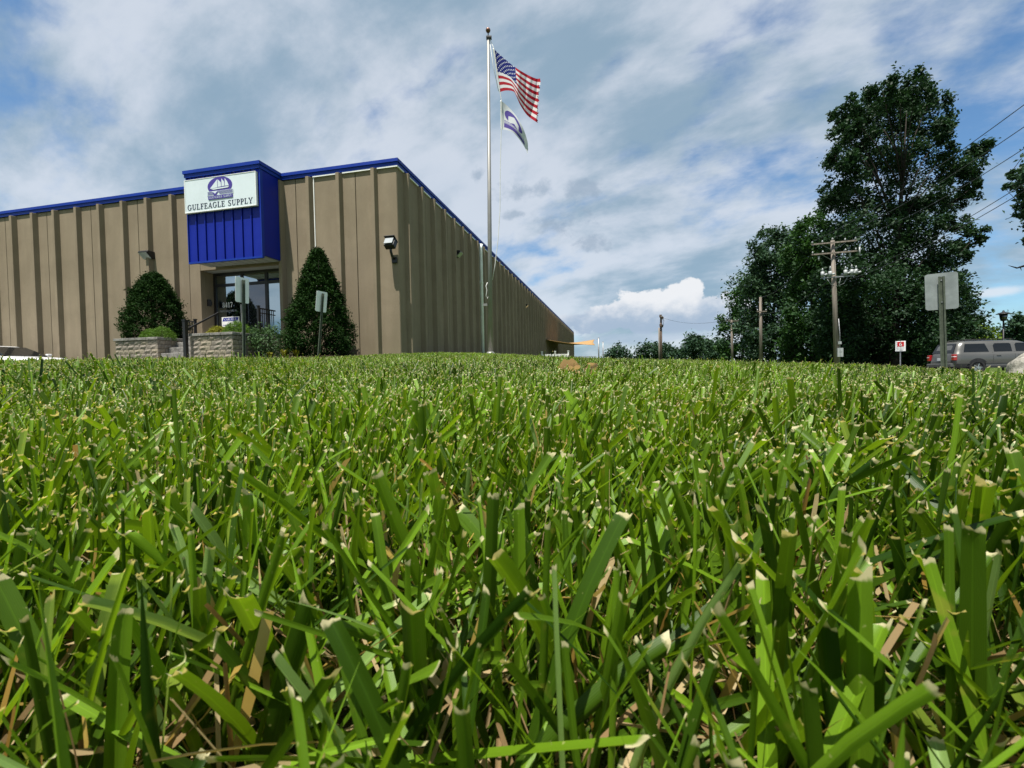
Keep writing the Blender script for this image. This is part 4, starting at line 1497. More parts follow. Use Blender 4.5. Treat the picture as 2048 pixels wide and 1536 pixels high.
# ------------------------------------------------------------------ trees and shrubs
def leaf_cloud(C, sizes, n_each, spread, r_, aspect=.62, up=.35):
    """C (k,3) clump centres, sizes leaf length (m) -> V,F,attr of diamond leaves"""
    k = len(C)
    N = k * n_each
    P = np.repeat(C, n_each, 0) + r_.normal(0, 1, (N, 3)) * np.repeat(spread, n_each)[:, None]
    nrm = r_.normal(0, 1, (N, 3)); nrm[:, 2] = np.abs(nrm[:, 2]) + up
    nrm /= np.linalg.norm(nrm, axis=1)[:, None]
    ax = r_.normal(0, 1, (N, 3)); ax[:, 2] -= .4
    ax -= nrm * (ax * nrm).sum(1)[:, None]
    ax /= np.linalg.norm(ax, axis=1)[:, None]
    bx = np.cross(nrm, ax)
    L = sizes * r_.uniform(.6, 1.25, N)[:, None]
    Wd = L * aspect * r_.uniform(.7, 1.1, N)[:, None]
    cup = nrm * L * .12
    v0 = P - ax * L * .5
    v1 = P + bx * Wd * .5 + cup + ax * L * r_.uniform(-.12, .12, N)[:, None]
    v2 = P + ax * L * .5
    v3 = P - bx * Wd * .5 + cup + ax * L * r_.uniform(-.12, .12, N)[:, None]
    V = np.stack([v0, v1, v2, v3], 1).reshape(-1, 3)
    F = np.arange(4 * N).reshape(N, 4)
    rn = np.repeat(np.clip(np.repeat(r_.uniform(0, 1, k), n_each) * .6 + r_.uniform(0, .4, N), 0, 1), 4)
    A = np.stack([np.zeros(4 * N), rn, np.zeros(4 * N), np.ones(4 * N)], 1)
    return V, F, A


def tree(name, label, pxb, Y, lobes, leaf_m, leaf=.30, clump=14, n_each=26, trunk_r=.35, seed=1, dz=.55, top_px=None, group='trees along the road', shift=0.0, cs=.30):
    r_ = np.random.default_rng(seed)
    base = at(pxb, 735, Y)
    zb = gz(base.x, Y)
    t = thing(name, label, 'tree', (base.x, Y, zb), 0, group)
    B = np.array([base.x, Y, zb])
    mp_ = Y / FPX
    cents, sp, lc = [], [], []
    for (px, py, r) in lobes:
        rm = r * mp_
        yl = Y + shift + r_.uniform(-1, 1) * dz * 4.0
        c = at(px, py, yl)
        c = np.array([c.x, yl, c.z])
        k0 = Y / c[1]
        lc.append((c - B, rm))
        n = max(5, int(clump * (r / 45.0) ** 1.6))
        d = r_.normal(0, 1, (n, 3)); d /= np.linalg.norm(d, axis=1)[:, None]
        rad = rm * r_.uniform(.25, 1.12, n) ** .7
        cents.append(c - B + d * rad[:, None] * np.array([1, 1, .9]))
        sp.append(np.full(n, rm * cs) * r_.uniform(.6, 1.1, n))
    Cc = np.concatenate(cents); S = np.concatenate(sp)
    V, F, A = leaf_cloud(Cc, leaf, n_each, np.minimum(S, 1.1), r_)
    np_mesh('crown', V, F, leaf_m, t, attr=A)
    H_ = max(c[2] for c, _ in lc)
    topc = np.array([np.mean([c[0] for c, _ in lc if c[2] > H_ * .6]), 0, H_ * .92])
    f = lambda s: Vector((topc[0] * s ** 1.5, .15 * math.sin(s * 5), topc[2] * s))
    b_ = MB(); b_.tube([f(s) + Vector((0, 0, -.3 if s == 0 else 0)) for s in (0, .06, .2, .4, .6, .8, 1)], [trunk_r * q for q in (1.35, 1.0, .85, .66, .45, .25, .06)], 10)
    b_.build('trunk', M['bark'], t)
    b_ = MB()
    for c, rm in lc:
        s0 = max(.10, min(.85, c[2] / H_ - .18 - .2 * r_.random()))
        a = f(s0); c_ = Vector(c)
        mid = a.lerp(c_, .5) + Vector((0, 0, .08 * (c_ - a).length))
        b_.tube([a, mid, c_], [trunk_r * .2, trunk_r * .13, trunk_r * .05], 6)
    idx = r_.permutation(len(Cc))[:min(len(Cc), 160)]
    la = np.array([c for c, _ in lc])
    for i in idx:
        j = np.argmin(((la - Cc[i]) ** 2).sum(1))
        b_.tube([Vector(la[j]), Vector(Cc[i])], [trunk_r * .08, trunk_r * .03], 4, caps=False)
    b_.build('branches', M['bark'], t)
    return t


BIG = [(1832, 178, 32), (1858, 205, 32), (1800, 190, 30), (1765, 185, 28), (1735, 225, 34), (1695, 225, 26), (1672, 250, 18), (1690, 262, 26), (1705, 250, 28), (1790, 245, 48), (1850, 255, 42), (1720, 285, 42),
       (1880, 265, 24), (1670, 320, 26), (1690, 345, 36), (1760, 330, 50), (1830, 325, 50), (1890, 300, 20), (1905, 345, 34), (1945, 305, 26), (1930, 340, 26), (1955, 350, 18), (1700, 400, 46),
       (1670, 395, 30), (1775, 415, 50), (1850, 400, 44), (1915, 400, 30), (1945, 375, 18), (1690, 465, 46), (1760, 490, 56), (1840, 475, 40), (1900, 455, 28), (1925, 490, 24), (1950, 475, 20), (1870, 520, 40),
       (1905, 515, 26), (1800, 560, 62), (1720, 555, 58), (1850, 580, 52), (1890, 570, 34), (1680, 610, 56), (1760, 630, 66), (1835, 645, 60), (1895, 640, 40), (1925, 585, 20), (1915, 665, 34), (1690, 675, 56), (1770, 695, 62), (1850, 695, 56), (1650, 560, 30), (1655, 510, 26)]
tree('sweetgum_tree', 'tallest dark green tree standing right of the wooden utility pole', 1790, 46.0, BIG, M['leaf_big'], .36, 25, 96, .42, 3, .9, cs=.20)
tree('roadside_tree', 'upright mid green tree directly left of the tallest tree', 1625, 54.0,
     [(1628, 440, 24), (1612, 475, 34), (1645, 470, 36), (1600, 515, 34), (1620, 530, 42), (1650, 545, 40), (1605, 570, 34), (1625, 620, 50), (1655, 650, 40), (1600, 650, 38), (1630, 695, 50), (1665, 700, 44), (1590, 705, 34), (1680, 600, 36), (1640, 500, 34)], M['leaf_mid'], .44, 20, 90, .3, 4, .6, cs=.21)
tree('roadside_tree', 'rounded dark tree behind the bare wooden utility pole', 1545, 68.0,
     [(1545, 478, 26), (1562, 482, 28), (1530, 498, 28), (1582, 505, 34), (1600, 545, 36), (1505, 590, 26), (1535, 520, 34), (1570, 540, 36), (1525, 560, 34), (1558, 570, 42), (1590, 590, 34), (1535, 620, 42), (1575, 640, 42), (1515, 650, 36), (1550, 690, 44), (1590, 690, 36), (1510, 700, 32), (1530, 722, 20), (1560, 724, 20), (1590, 724, 20), (1620, 726, 20)], M['leaf_far'], .50, 22, 90, .3, 5, .6, cs=.22)
tree('roadside_tree', 'smaller sloping tree behind the thin pole at the left end of the row', 1485, 90.0,
     [(1503, 540, 22), (1490, 565, 26), (1512, 580, 28), (1475, 600, 26), (1500, 620, 32), (1462, 630, 24), (1480, 655, 30), (1510, 665, 30), (1452, 665, 20), (1460, 695, 28), (1490, 700, 30), (1446, 700, 16), (1455, 718, 16), (1480, 722, 16), (1505, 722, 16)], M['leaf_mid'], .60, 26, 80, .3, 6, .6, cs=.24)
tree('roadside_tree', 'dark understory tree filling the gap below the tallest tree on its right', 1905, 60.0,
     [(1900, 600, 36), (1930, 625, 28), (1915, 660, 36), (1880, 650, 36), (1940, 655, 20), (1925, 690, 30), (1890, 700, 34), (1960, 690, 24)], M['leaf_big'], .52, 30, 56, .25, 8, .5)
tree('roadside_tree', 'dark understory tree between the tallest tree and its left neighbour', 1695, 60.0,
     [(1690, 620, 44), (1720, 650, 44), (1680, 680, 40), (1740, 690, 44), (1700, 705, 40), (1780, 700, 44), (1830, 705, 44), (1650, 724, 22), (1690, 728, 22), (1730, 730, 22), (1770, 732, 22), (1810, 733, 22), (1850, 735, 22)], M['leaf_big'], .55, 34, 70, .25, 9, .5)
tree('garden_tree', 'low yellow green tree behind the parked suv', 1940, 58.0,
     [(1940, 660, 22), (1915, 668, 20), (1965, 668, 20), (1950, 685, 28), (1915, 692, 24), (1980, 690, 20), (1940, 705, 30)], M['leaf_yellow'], .45, 40, 50, .15, 10, .3, group='garden trees')
tree('garden_tree', 'rounded dark tree at the right edge beyond the lamp post', 2030, 70.0,
     [(2030, 640, 18), (2022, 660, 20), (2045, 655, 22), (2020, 685, 20), (2045, 690, 26), (2060, 670, 22), (2000, 700, 18)], M['leaf_far'], .55, 40, 46, .2, 11, .3, group='garden trees')
tree('overhanging_tree', 'nearer tree whose drooping leafy branches enter at the right edge', 2160, 30.0,
     [(2050, 345, 18), (2036, 360, 14), (2046, 385, 14), (2056, 410, 18), (2044, 428, 9), (2056, 455, 12), (2050, 485, 8), (2085, 380, 26), (2095, 440, 28), (2115, 330, 40), (2120, 400, 60), (2160, 300, 70), (2180, 400, 70), (2150, 480, 50), (2022, 345, 5), (2008, 375, 5), (2026, 372, 7)],
     M['leaf_far'], .30, 34, 40, .28, 12, .5, cs=.22, group='garden trees')
ov = bpy.data.objects['overhanging_tree']
def ovr(px, py, Y): return at(px, py, Y) - ov.location
b_ = MB(); b_.tube([ovr(2120, 520, 30), ovr(2075, 528, 30), ovr(2048, 532, 30), ovr(2034, 536, 30), ovr(2017, 531, 30)], [.12, .09, .075, .05, .012], 6)
b_.tube([ovr(2040, 533, 30), ovr(2043, 541, 29.8)], [.04, .01], 5)
b_.build('dead_branch', M['bark'], ov)
far = [(1232, 706, 150, 'low dark far tree right of the sail posts', [(1225, 706, 10), (1238, 702, 12), (1250, 707, 10), (1230, 716, 9), (1246, 717, 9), (1215, 717, 8)]),
       (1298, 700, 140, 'wide dark far tree behind the lone dark pole', [(1285, 704, 12), (1298, 697, 14), (1312, 700, 13), (1325, 698, 12), (1338, 703, 12), (1280, 716, 10), (1296, 716, 10), (1312, 717, 10), (1328, 718, 10), (1342, 718, 10)]),
       (1350, 708, 150, 'small low far tree right of the lone dark pole', [(1348, 707, 10), (1360, 704, 9), (1368, 709, 9), (1352, 719, 9), (1366, 719, 9), (1264, 718, 8)]),
       (1390, 690, 120, 'bushy green far tree left of the distant pole', [(1385, 683, 13), (1396, 690, 15), (1378, 697, 14), (1395, 704, 16), (1410, 700, 14), (1378, 719, 10), (1394, 720, 10), (1410, 720, 10)]),
       (1428, 700, 110, 'far tree under the left end of the tree row', [(1425, 696, 13), (1438, 690, 13), (1435, 706, 15), (1450, 702, 14), (1428, 720, 11), (1446, 722, 11)])]
for k, (px, py, Y, lab, lb) in enumerate(far):
    tree('far_tree', lab, px, float(Y), [(a, b, r * 1.15) for a, b, r in lb], M['leaf_far'], .85, 110, 26, .25, 20 + k, .5, group='trees on the horizon', cs=.34)


def shrub(name, label, lx, ly, zb, pts_fn, n, leaf, m, seed, cat='shrub', group=None, n_each=14, spread=.05, up=.2, stem_h=1.0, aspect=.5):
    r_ = np.random.default_rng(seed)
    p = LW(lx, ly, zb)
    t = thing(name, label, cat, p, ROT, group)
    C, S = pts_fn(r_, n)
    V, F, A = leaf_cloud(C, leaf, n_each, S * spread, r_, aspect, up)
    V[:, 2] = np.maximum(V[:, 2], .01)
    np_mesh('foliage', V, F, m, t, attr=A)
    b_ = MB(); b_.tube([(0, 0, -.1), (.01, .0, stem_h * .5), (0, .01, stem_h)], [.05, .04, .01], 7)
    for k in range(7):
        a = 6.28 * k / 7
        b_.tube([(0, 0, stem_h * (.1 + .1 * k)), (math.cos(a) * stem_h * .22, math.sin(a) * stem_h * .22, stem_h * (.3 + .1 * k))], [.02, .006], 5)
    b_.build('stem', M['bark'], t)
    return t


def cone_pts(H_, Rb, pw=.75, lump=.12):
    def fn(r_, n):
        z = r_.uniform(0, 1, n) ** .85
        prof = Rb * np.minimum(1.0, (1 - z) ** pw * 1.12 + .06) * np.minimum(1, .72 + z * 1.6)
        a = r_.uniform(0, 2 * np.pi, n)
        rr = prof * (.62 + .38 * r_.uniform(0, 1, n) ** .5) * (1 + lump * np.sin(a * 5 + z * 17) + lump * .7 * np.sin(a * 9 - z * 31))
        return np.stack([rr * np.cos(a), rr * np.sin(a), z * H_], 1), np.full(n, 1.0)
    return fn


def ball_pts(rx, ry, rz):
    def fn(r_, n):
        d = r_.normal(0, 1, (n, 3)); d /= np.linalg.norm(d, axis=1)[:, None]
        d[:, 2] = np.abs(d[:, 2]) * 1.0
        k = r_.uniform(.82, 1.0, n)[:, None]
        return d * k * np.array([rx, ry, rz]), np.full(n, 1.0)
    return fn


shrub('evergreen_shrub', 'broad dark conical evergreen shrub in the left stone planter', -9.08, -1.32, 1.45, cone_pts(2.52, .98, .55), 2400, .085, M['leaf_conifer'], 31, group='conical evergreens', stem_h=2.2, n_each=12)
zb_ = gz(*LW(-2.55, -1.35).xy[:]) + .05
shrub('evergreen_shrub', 'tall dark conical evergreen shrub right of the entrance, behind the leaning sign', -2.28, -1.30, zb_, cone_pts(3.55, 1.06, .78), 3600, .09, M['leaf_conifer'], 32, group='conical evergreens', stem_h=3.4, n_each=12)
for k, (lx, ly, zz, rx, rz, m_, lab) in enumerate((
        (-8.22, -2.20, 1.46, .30, .42, 'leaf_box', 'smaller left clipped green ball shrub in the left planter'),
        (-7.76, -2.15, 1.46, .40, .48, 'leaf_box', 'larger right clipped green ball shrub in the left planter'),
        (-5.35, -2.25, 1.48, .36, .36, 'leaf_box2', 'yellowish clipped ball shrub in the right planter'),
        (-4.78, -2.10, 1.48, .46, .52, 'leaf_box', 'green clipped ball shrub in the right planter'))):
    shrub('ball_shrub', lab, lx, ly, zz, ball_pts(rx, rx, rz), 700, .035, M[m_], 40 + k, group='clipped ball shrubs', stem_h=.25, n_each=9, spread=.022)
zb2 = gz(*LW(-3.8, -1.9).xy[:]) + .05


def bush_pts(R_, H_):
    def fn(r_, n):
        d = r_.normal(0, 1, (n, 3)); d /= np.linalg.norm(d, axis=1)[:, None]
        k = r_.uniform(.45, 1.0, n)[:, None]
        q = d * k * np.array([R_, R_, H_ * .5]) + np.array([0, 0, H_ * .55])
        return q, np.full(n, 1.6)
    return fn


shrub('leafy_shrub', 'loose leafy green shrub between the right planter and the tall evergreen', -3.75, -1.85, zb2, bush_pts(.72, 1.15), 150, .10, M['leaf_rose'], 51, n_each=12, stem_h=.8)
shrub('leafy_shrub', 'small dark shrub at the right foot of the tall evergreen', -1.45, -1.5, zb2, bush_pts(.42, .62), 90, .07, M['leaf_conifer'], 52, n_each=12, stem_h=.4)
for k, (lx, ly, lab) in enumerate(((-3.05, -2.05, 'spiky yellow green plant at the bed edge, left one'), (-2.55, -2.12, 'smaller yellow green plant at the bed edge below the leaning sign'), (-3.45, -2.2, 'tiny flowering plant below the leafy shrub'))):
    r_ = np.random.default_rng(60 + k)
    p = LW(lx, ly, zb2 + .03)
    t = thing('bed_plant', lab, 'plant', p, ROT, 'plants along the bed edge')
    b_ = MB()
    for q in range(34):
        a = r_.uniform(0, 6.28); l = r_.uniform(.2, .38) * (1 - .15 * k); ln = r_.uniform(.25, .8)
        d = Vector((math.cos(a), math.sin(a), 0)); sd_ = Vector((-math.sin(a), math.cos(a), 0)) * .016
        p0_ = d * .02; p1_ = d * l * ln * .6 + Vector((0, 0, l * .7)); p2_ = d * l * ln * 1.2 + Vector((0, 0, l * .75))
        b_.add([p0_ - sd_, p0_ + sd_, p1_ + sd_, p1_ - sd_, p2_], [(0, 1, 2, 3), (3, 2, 4)], 0, True)
    o = b_.build('leaves', M['leaf_box2'], t)
    a_ = o.data.color_attributes.new('bl', 'FLOAT_COLOR', 'POINT')
    for q in range(len(o.data.vertices)): a_.data[q].color = (0, r_.random(), 0, 1)


# ------------------------------------------------------------------ vehicles
def car_body(levels, n=10, corner=.35):
    """levels: (z, x_rear, x_front, half_width) bottom to top -> lofted shell of rounded rectangles"""
    vs, fs = [], []
    ring = None
    for (z, xr, xf, w) in levels:
        r = min(corner, w * .6, (xf - xr) * .3)
        pts = []
        for cx, cy, a0 in ((xf - r, w - r, 0), (xr + r, w - r, 90), (xr + r, -w + r, 180), (xf - r, -w + r, 270)):
            for k in range(n):
                a = R(a0 + 90 * k / (n - 1))
                pts.append((cx + r * math.cos(a), cy + r * math.sin(a), z))
        ring = len(pts)
        vs += pts
    for i in range(len(levels) - 1):
        for k in range(ring):
            k2 = (k + 1) % ring
            fs.append((i * ring + k, i * ring + k2, (i + 1) * ring + k2, (i + 1) * ring + k))
    fs.append(tuple(reversed(range(ring))))
    fs.append(tuple((len(levels) - 1) * ring + k for k in range(ring)))
    mb = MB(); mb.add(vs, fs, 0, True)
    return mb


def lev_at(levels, z, k):
    for a, b in zip(levels[:-1], levels[1:]):
        if a[0] <= z <= b[0]:
            t = (z - a[0]) / max(b[0] - a[0], 1e-6)
            return a[k] * (1 - t) + b[k] * t
    return levels[-1][k]


def side_patch(levels, poly, sgn, off=.008, ns=6):
    """thin panel lying on the body side; poly in (x,z)"""
    mb = MB()
    # subdivide edges so that the panel follows the curve of the side
    pts = []
    for i in range(len(poly)):
        a, b = poly[i], poly[(i + 1) % len(poly)]
        for k in range(ns):
            t = k / ns
            pts.append((a[0] * (1 - t) + b[0] * t, a[1] * (1 - t) + b[1] * t))
    vo = [(x, sgn * (lev_at(levels, z, 3) + off), z) for x, z in pts]
    vi = [(x, sgn * (lev_at(levels, z, 3) - .03), z) for x, z in pts]
    cx = sum(p[0] for p in pts) / len(pts); cz = sum(p[1] for p in pts) / len(pts)
    n = len(pts)
    c = (cx, sgn * (lev_at(levels, cz, 3) + off), cz)
    vs = vo + vi + [c]
    fs = []
    for i in range(n):
        j = (i + 1) % n
        fs.append((i, j, 2 * n) if sgn < 0 else (j, i, 2 * n))
        fs.append((j, i, n + i, n + j) if sgn < 0 else (i, j, n + j, n + i))
    mb.add(vs, fs)
    return mb


def wheel(parent, x, y, r, w, sgn):
    b_ = MB()
    prof = [(r * .60, -w / 2), (r * .93, -w / 2), (r, -w * .36), (r, w * .36), (r * .93, w / 2), (r * .60, w / 2)]
    n = 28
    vs, fs = [], []
    for rr2, zz in prof:
        for k in range(n):
            a = 2 * math.pi * k / n
            vs.append((rr2 * math.cos(a), zz, rr2 * math.sin(a)))
    m_ = len(prof)
    for i in range(m_):
        i2 = (i + 1) % m_
        for k in range(n):
            k2 = (k + 1) % n
            fs.append((i * n + k, i2 * n + k, i2 * n + k2, i * n + k2))
    b_.add(vs, fs, 0, True)
    o = b_.build('wheel', M['tyre'], parent, (x, y, r))
    b_ = MB()
    yy = sgn * w * .30
    b_.tube([(0, yy - sgn * .02, 0), (0, yy, 0)], r * .62, 24, smooth=False)
    for k in range(5):
        a = 2 * math.pi * k / 5
        b_.bar((0, yy + sgn * .02, 0), (r * .56 * math.cos(a), yy + sgn * .015, r * .56 * math.sin(a)), .07, .03)
    b_.tube([(0, yy, 0), (0, yy + sgn * .05, 0)], r * .14, 12, smooth=False)
    b_.build('rim', M['chrome'], o)
    return o


def arch(parent, levels, x, r, sgn, zc_):
    pts = [(x + r * math.cos(R(a)), zc_ + r * math.sin(R(a))) for a in range(-10, 191, 10)]
    pts = [(a, max(b, levels[0][0] + .02)) for a, b in pts]
    side_patch(levels, pts, sgn, .006, 1).build('wheel_well', M['dark_plastic'], parent)


SUVL = [(.36, .10, 5.42, .90), (.46, .03, 5.52, .96), (.62, .0, 5.56, .985), (.80, .03, 5.55, 1.0), (.98, .06, 5.50, .995), (1.10, .08, 5.42, .975), (1.17, .10, 5.25, .955),
        (1.20, .115, 4.30, .94), (1.40, .18, 4.06, .885), (1.60, .26, 3.80, .825), (1.75, .34, 3.55, .775), (1.83, .44, 3.35, .70), (1.87, .62, 3.15, .56)]
sy = 25.0
Hd = R(100)
hx, hy = math.sin(Hd), math.cos(Hd)
# right rear corner of the vehicle, from the photograph
rcn = at(1906, 735, sy)
suv_rot = math.atan2(hy, hx)
right = Vector((hy, -hx, 0))
org = Vector((rcn.x, sy, 0)) - right * .95
gzs = gz(org.x + hx * 2.5, org.y + hy * 2.5) + .03
suv = thing('parked_suv', 'pewter grey four door suv parked at the right edge', 'car', (org.x, org.y, gzs), suv_rot)
car_body(SUVL).build('body', M['pewter'], suv)
for sg in (-1, 1):
    side_patch(SUVL, [(.52, 1.245), (1.72, 1.245), (1.60, 1.70), (.66, 1.70)], sg).build('side_window', M['car_glass'], suv)
    side_patch(SUVL, [(1.96, 1.245), (2.80, 1.245), (2.80, 1.66), (2.72, 1.70), (2.06, 1.70), (1.97, 1.60)], sg).build('side_window', M['car_glass'], suv)
    side_patch(SUVL, [(2.98, 1.245), (3.92, 1.245), (3.62, 1.58), (3.42, 1.70), (3.06, 1.70), (2.99, 1.62)], sg).build('side_window', M['car_glass'], suv)
    for xx in (1.88, 2.90, 3.95):
        side_patch(SUVL, [(xx, .50), (xx + .014, .50), (xx + .014, 1.22), (xx, 1.22)], sg, .0035).build('door_seam', M['dark_plastic'], suv)
    for xx in (2.05, 3.05):
        b_ = MB(); b_.box((xx, sg * .985, 1.02), (xx + .2, sg * 1.02, 1.06)); b_.build('door_handle', M['pewter'], suv, bevel=.012)
    side_patch(SUVL, [(1.52, .60), (4.05, .60), (4.05, .66), (1.52, .66)], sg, .022).build('side_moulding', M['pewter'], suv)
    side_patch(SUVL, [(.02 + .12, .60), (.78, .60), (.78, .66), (.14, .66)], sg, .022).build('side_moulding', M['pewter'], suv)
    side_patch(SUVL, [(1.55, .375), (4.0, .375), (4.0, .58), (1.55, .58)], sg, .010).build('rocker_panel', M['pewter_low'], suv)
    arch(suv, SUVL, 1.16, .50, sg, .40)
    arch(suv, SUVL, 4.50, .50, sg, .40)
    for xx in (1.16, 4.50):
        wheel(suv, xx, sg * .86, .39, .27, sg)
    b_ = MB(); b_.tube([(.75, sg * .60, 1.90), (.85, sg * .60, 1.945), (3.0, sg * .60, 1.94), (3.1, sg * .60, 1.88)], .022, 6); b_.build('roof_rail', M['dark_plastic'], suv)
    b_ = MB()
    b_.box((-.005, sg * .82, .80), (.17, sg * 1.005, 1.14))
    tl = b_.build('tail_light', M['tail_red'], suv, bevel=.02)
    b_ = MB(); b_.box((-.012, sg * .84, .98), (.13, sg * 1.012, 1.03)); b_.build('reversing_lens', M['tail_clear'], tl, bevel=.01)
    b_ = MB(); b_.box((3.85, sg * .98, 1.18), (4.0, sg * 1.22, 1.36)); b_.build('wing_mirror', M['pewter'], suv, bevel=.03)
b_ = MB(); b_.add([(.105, -.78, 1.22), (.105, .78, 1.22), (.325, .66, 1.74), (.325, -.66, 1.74), (.14, -.78, 1.22), (.14, .78, 1.22), (.36, .66, 1.74), (.36, -.66, 1.74)],
                  [(0, 3, 2, 1), (4, 5, 6, 7), (0, 1, 5, 4), (1, 2, 6, 5), (2, 3, 7, 6), (3, 0, 4, 7)]); b_.build('rear_window', M['car_glass'], suv)
b_ = MB(); b_.box((-.10, -.92, .42), (.10, .92, .64)); b_.build('rear_bumper', M['pewter'], suv, bevel=.04)
b_ = MB(); b_.box((-.012, -.20, .80), (.02, .20, .96)); b_.build('number_plate', M['white'], suv)
b_ = MB(); b_.add([(4.26, -.80, 1.23), (4.26, .80, 1.23), (3.60, .64, 1.73), (3.60, -.64, 1.73), (4.2, -.8, 1.2), (4.2, .8, 1.2), (3.5, .64, 1.70), (3.5, -.64, 1.70)],
                  [(0, 1, 2, 3), (4, 7, 6, 5), (0, 4, 5, 1), (1, 5, 6, 2), (2, 6, 7, 3), (3, 7, 4, 0)]); b_.build('windshield', M['car_glass'], suv)

SEDL = [(.20, .12, 4.70, .84), (.32, .04, 4.80, .89), (.50, .0, 4.84, .915), (.66, .02, 4.80, .91), (.78, .05, 4.70, .895), (.86, .08, 4.52, .87), (.905, .12, 4.25, .84),
        (.94, .30, 3.62, .79), (.965, .95, 3.40, .755), (1.10, 1.08, 3.08, .705), (1.25, 1.26, 2.72, .645), (1.36, 1.50, 2.38, .58), (1.415, 1.78, 2.10, .46)]
wp = at(104, 722, 17.6)
wl = WL(wp.x, wp.y)
wfront = LW(wl[0], wl[1], 0)
sed_rot = ROT
so = LW(wl[0] - 4.72, wl[1])
gsed = at(0, 693, 18.2).z - 1.40
sed = thing('white_sedan', 'white sedan at the left edge, mostly hidden behind the grass', 'car', (so.x, so.y, gsed), sed_rot)
car_body(SEDL, 10, .55).build('body', M['car_white'], sed)
for sg in (-1, 1):
    side_patch(SEDL, [(1.30, .985), (2.16, .985), (2.12, 1.33), (1.62, 1.33)], sg).build('side_window', M['car_glass'], sed)
    side_patch(SEDL, [(2.22, .985), (3.26, .985), (2.52, 1.30), (2.22, 1.33)], sg).build('side_window', M['car_glass'], sed)
    arch(sed, SEDL, 1.0, .38, sg, .31)
    arch(sed, SEDL, 3.85, .38, sg, .31)
    for xx in (1.0, 3.85): wheel(sed, xx, sg * .79, .32, .22, sg)
    b_ = MB(); b_.box((4.45, sg * .52, .60), (4.79, sg * .86, .76)); b_.build('headlight', M['lens'], sed, bevel=.04)
    b_ = MB(); b_.box((2.95, sg * .86, .98), (3.1, sg * 1.03, 1.1)); b_.build('wing_mirror', M['car_white'], sed, bevel=.03)
b_ = MB(); b_.add([(3.42, -.70, .985), (3.42, .70, .985), (2.46, .52, 1.365), (2.46, -.52, 1.365), (3.3, -.7, .96), (3.3, .7, .96), (2.4, .52, 1.33), (2.4, -.52, 1.33)],
                  [(0, 1, 2, 3), (4, 7, 6, 5), (0, 4, 5, 1), (1, 5, 6, 2), (2, 6, 7, 3), (3, 7, 4, 0)]); b_.build('windshield', M['car_glass'], sed)

# ------------------------------------------------------------------ boulder, lamp post, number sign
bp = at(2060, 738, 12.0)
zb = gz(bp.x, 12.0)
bm = bmesh.new()
bmesh.ops.create_icosphere(bm, subdivisions=4, radius=1)
for v in bm.verts:
    p = v.co.copy()
    k = 1 + .13 * math.sin(p.x * 3.1 + 1) * math.sin(p.y * 2.7) + .06 * math.sin(p.z * 7 + p.x * 5) + .03 * math.sin(p.x * 13 + p.y * 11)
    v.co = Vector((p.x * .56 * k, p.y * .46 * k, max(p.z, -.4) * .64 * k + .04 * math.floor(p.x * 3) * .3))
me = bpy.data.meshes.new('boulder'); bm.to_mesh(me); bm.free()
me.materials.append(M['rock'])
o = bpy.data.objects.new('boulder', me); COL.objects.link(o); o.location = (bp.x, 12.0, zb)
for pl_ in me.polygons: pl_.use_smooth = True
tag(o, 'pale grey boulder on the lawn cut off by the right edge', 'boulder')

ly_ = 44.0
tp = at(2007, 621, ly_); zb = gz(tp.x, ly_)
lp = thing('lamp_post', 'black lantern lamp post behind the parked suv', 'lamp', (tp.x, ly_, zb))
h_ = tp.z - zb
b_ = MB(); b_.tube([(0, 0, -.2), (0, 0, .6), (0, 0, h_ - 1.0)], [.12, .075, .06], 10); b_.build('pole', M['black'], lp)
b_ = MB(); b_.lathe([(.06, h_ - 1.05), (.20, h_ - .98), (.22, h_ - .90), (.20, h_ - .88)], 8); b_.build('lantern_base', M['black'], lp)
b_ = MB(); b_.lathe([(.20, h_ - .879), (.27, h_ - .36)], 8); b_.build('lantern_glass', M['pane_dark'], lp)
for k in range(4):
    a = R(45 + 90 * k)
    b_ = MB(); b_.bar((.205 * math.cos(a), .205 * math.sin(a), h_ - .88), (.28 * math.cos(a), .28 * math.sin(a), h_ - .36), .035); b_.build('lantern_rib', M['black'], lp)
b_ = MB(); b_.lathe([(.56, h_ - .355), (.54, h_ - .32), (.26, h_ - .20), (.12, h_ - .14), (.07, h_ - .08), (.09, h_ - .03), (.02, h_ + .03)], 12); b_.build('lantern_roof', M['black'], lp)

ny = 29.0
c_ = at(1801, 692.5, ny); zb = gz(c_.x, ny)
ns = thing('number_sign', 'small white sign with a red square bearing a white 6', 'sign', (c_.x, ny, zb), R(-28))
hz = c_.z - zb
w_, h2 = .52, .66
b_ = MB(); b_.box((-w_ / 2, -.02, hz - h2 / 2), (w_ / 2, .02, hz + h2 / 2)); b_.build('panel', M['white'], ns, bevel=.02)
b_ = MB(); b_.box((-.03, .022, -.2), (.03, .06, hz + .2)); b_.build('post', M['steel_grey'], ns)
b_ = MB(); b_.box((-.17, -.026, hz - .02), (.17, -.0205, hz + .29)); b_.build('red_square', M['red'], ns)
b_ = MB()
for c, polys in text_polys('6', -.075, hz + .02, .23, .15):
    for i, p in enumerate(polys): b_.prism(p, face_front(0, -.0265 - .0003 * (i % 3), 0), .003)
b_.build('numeral', M['white'], ns)
b_ = MB()
for k, (a, b) in enumerate(((-.2, .2), (-.16, .17), (-.11, .12))):
    b_.box((a, -.0235, hz - .12 - .08 * k), (b, -.0205, hz - .09 - .08 * k))
b_.build('printed_lines', M['grey_text'], ns)


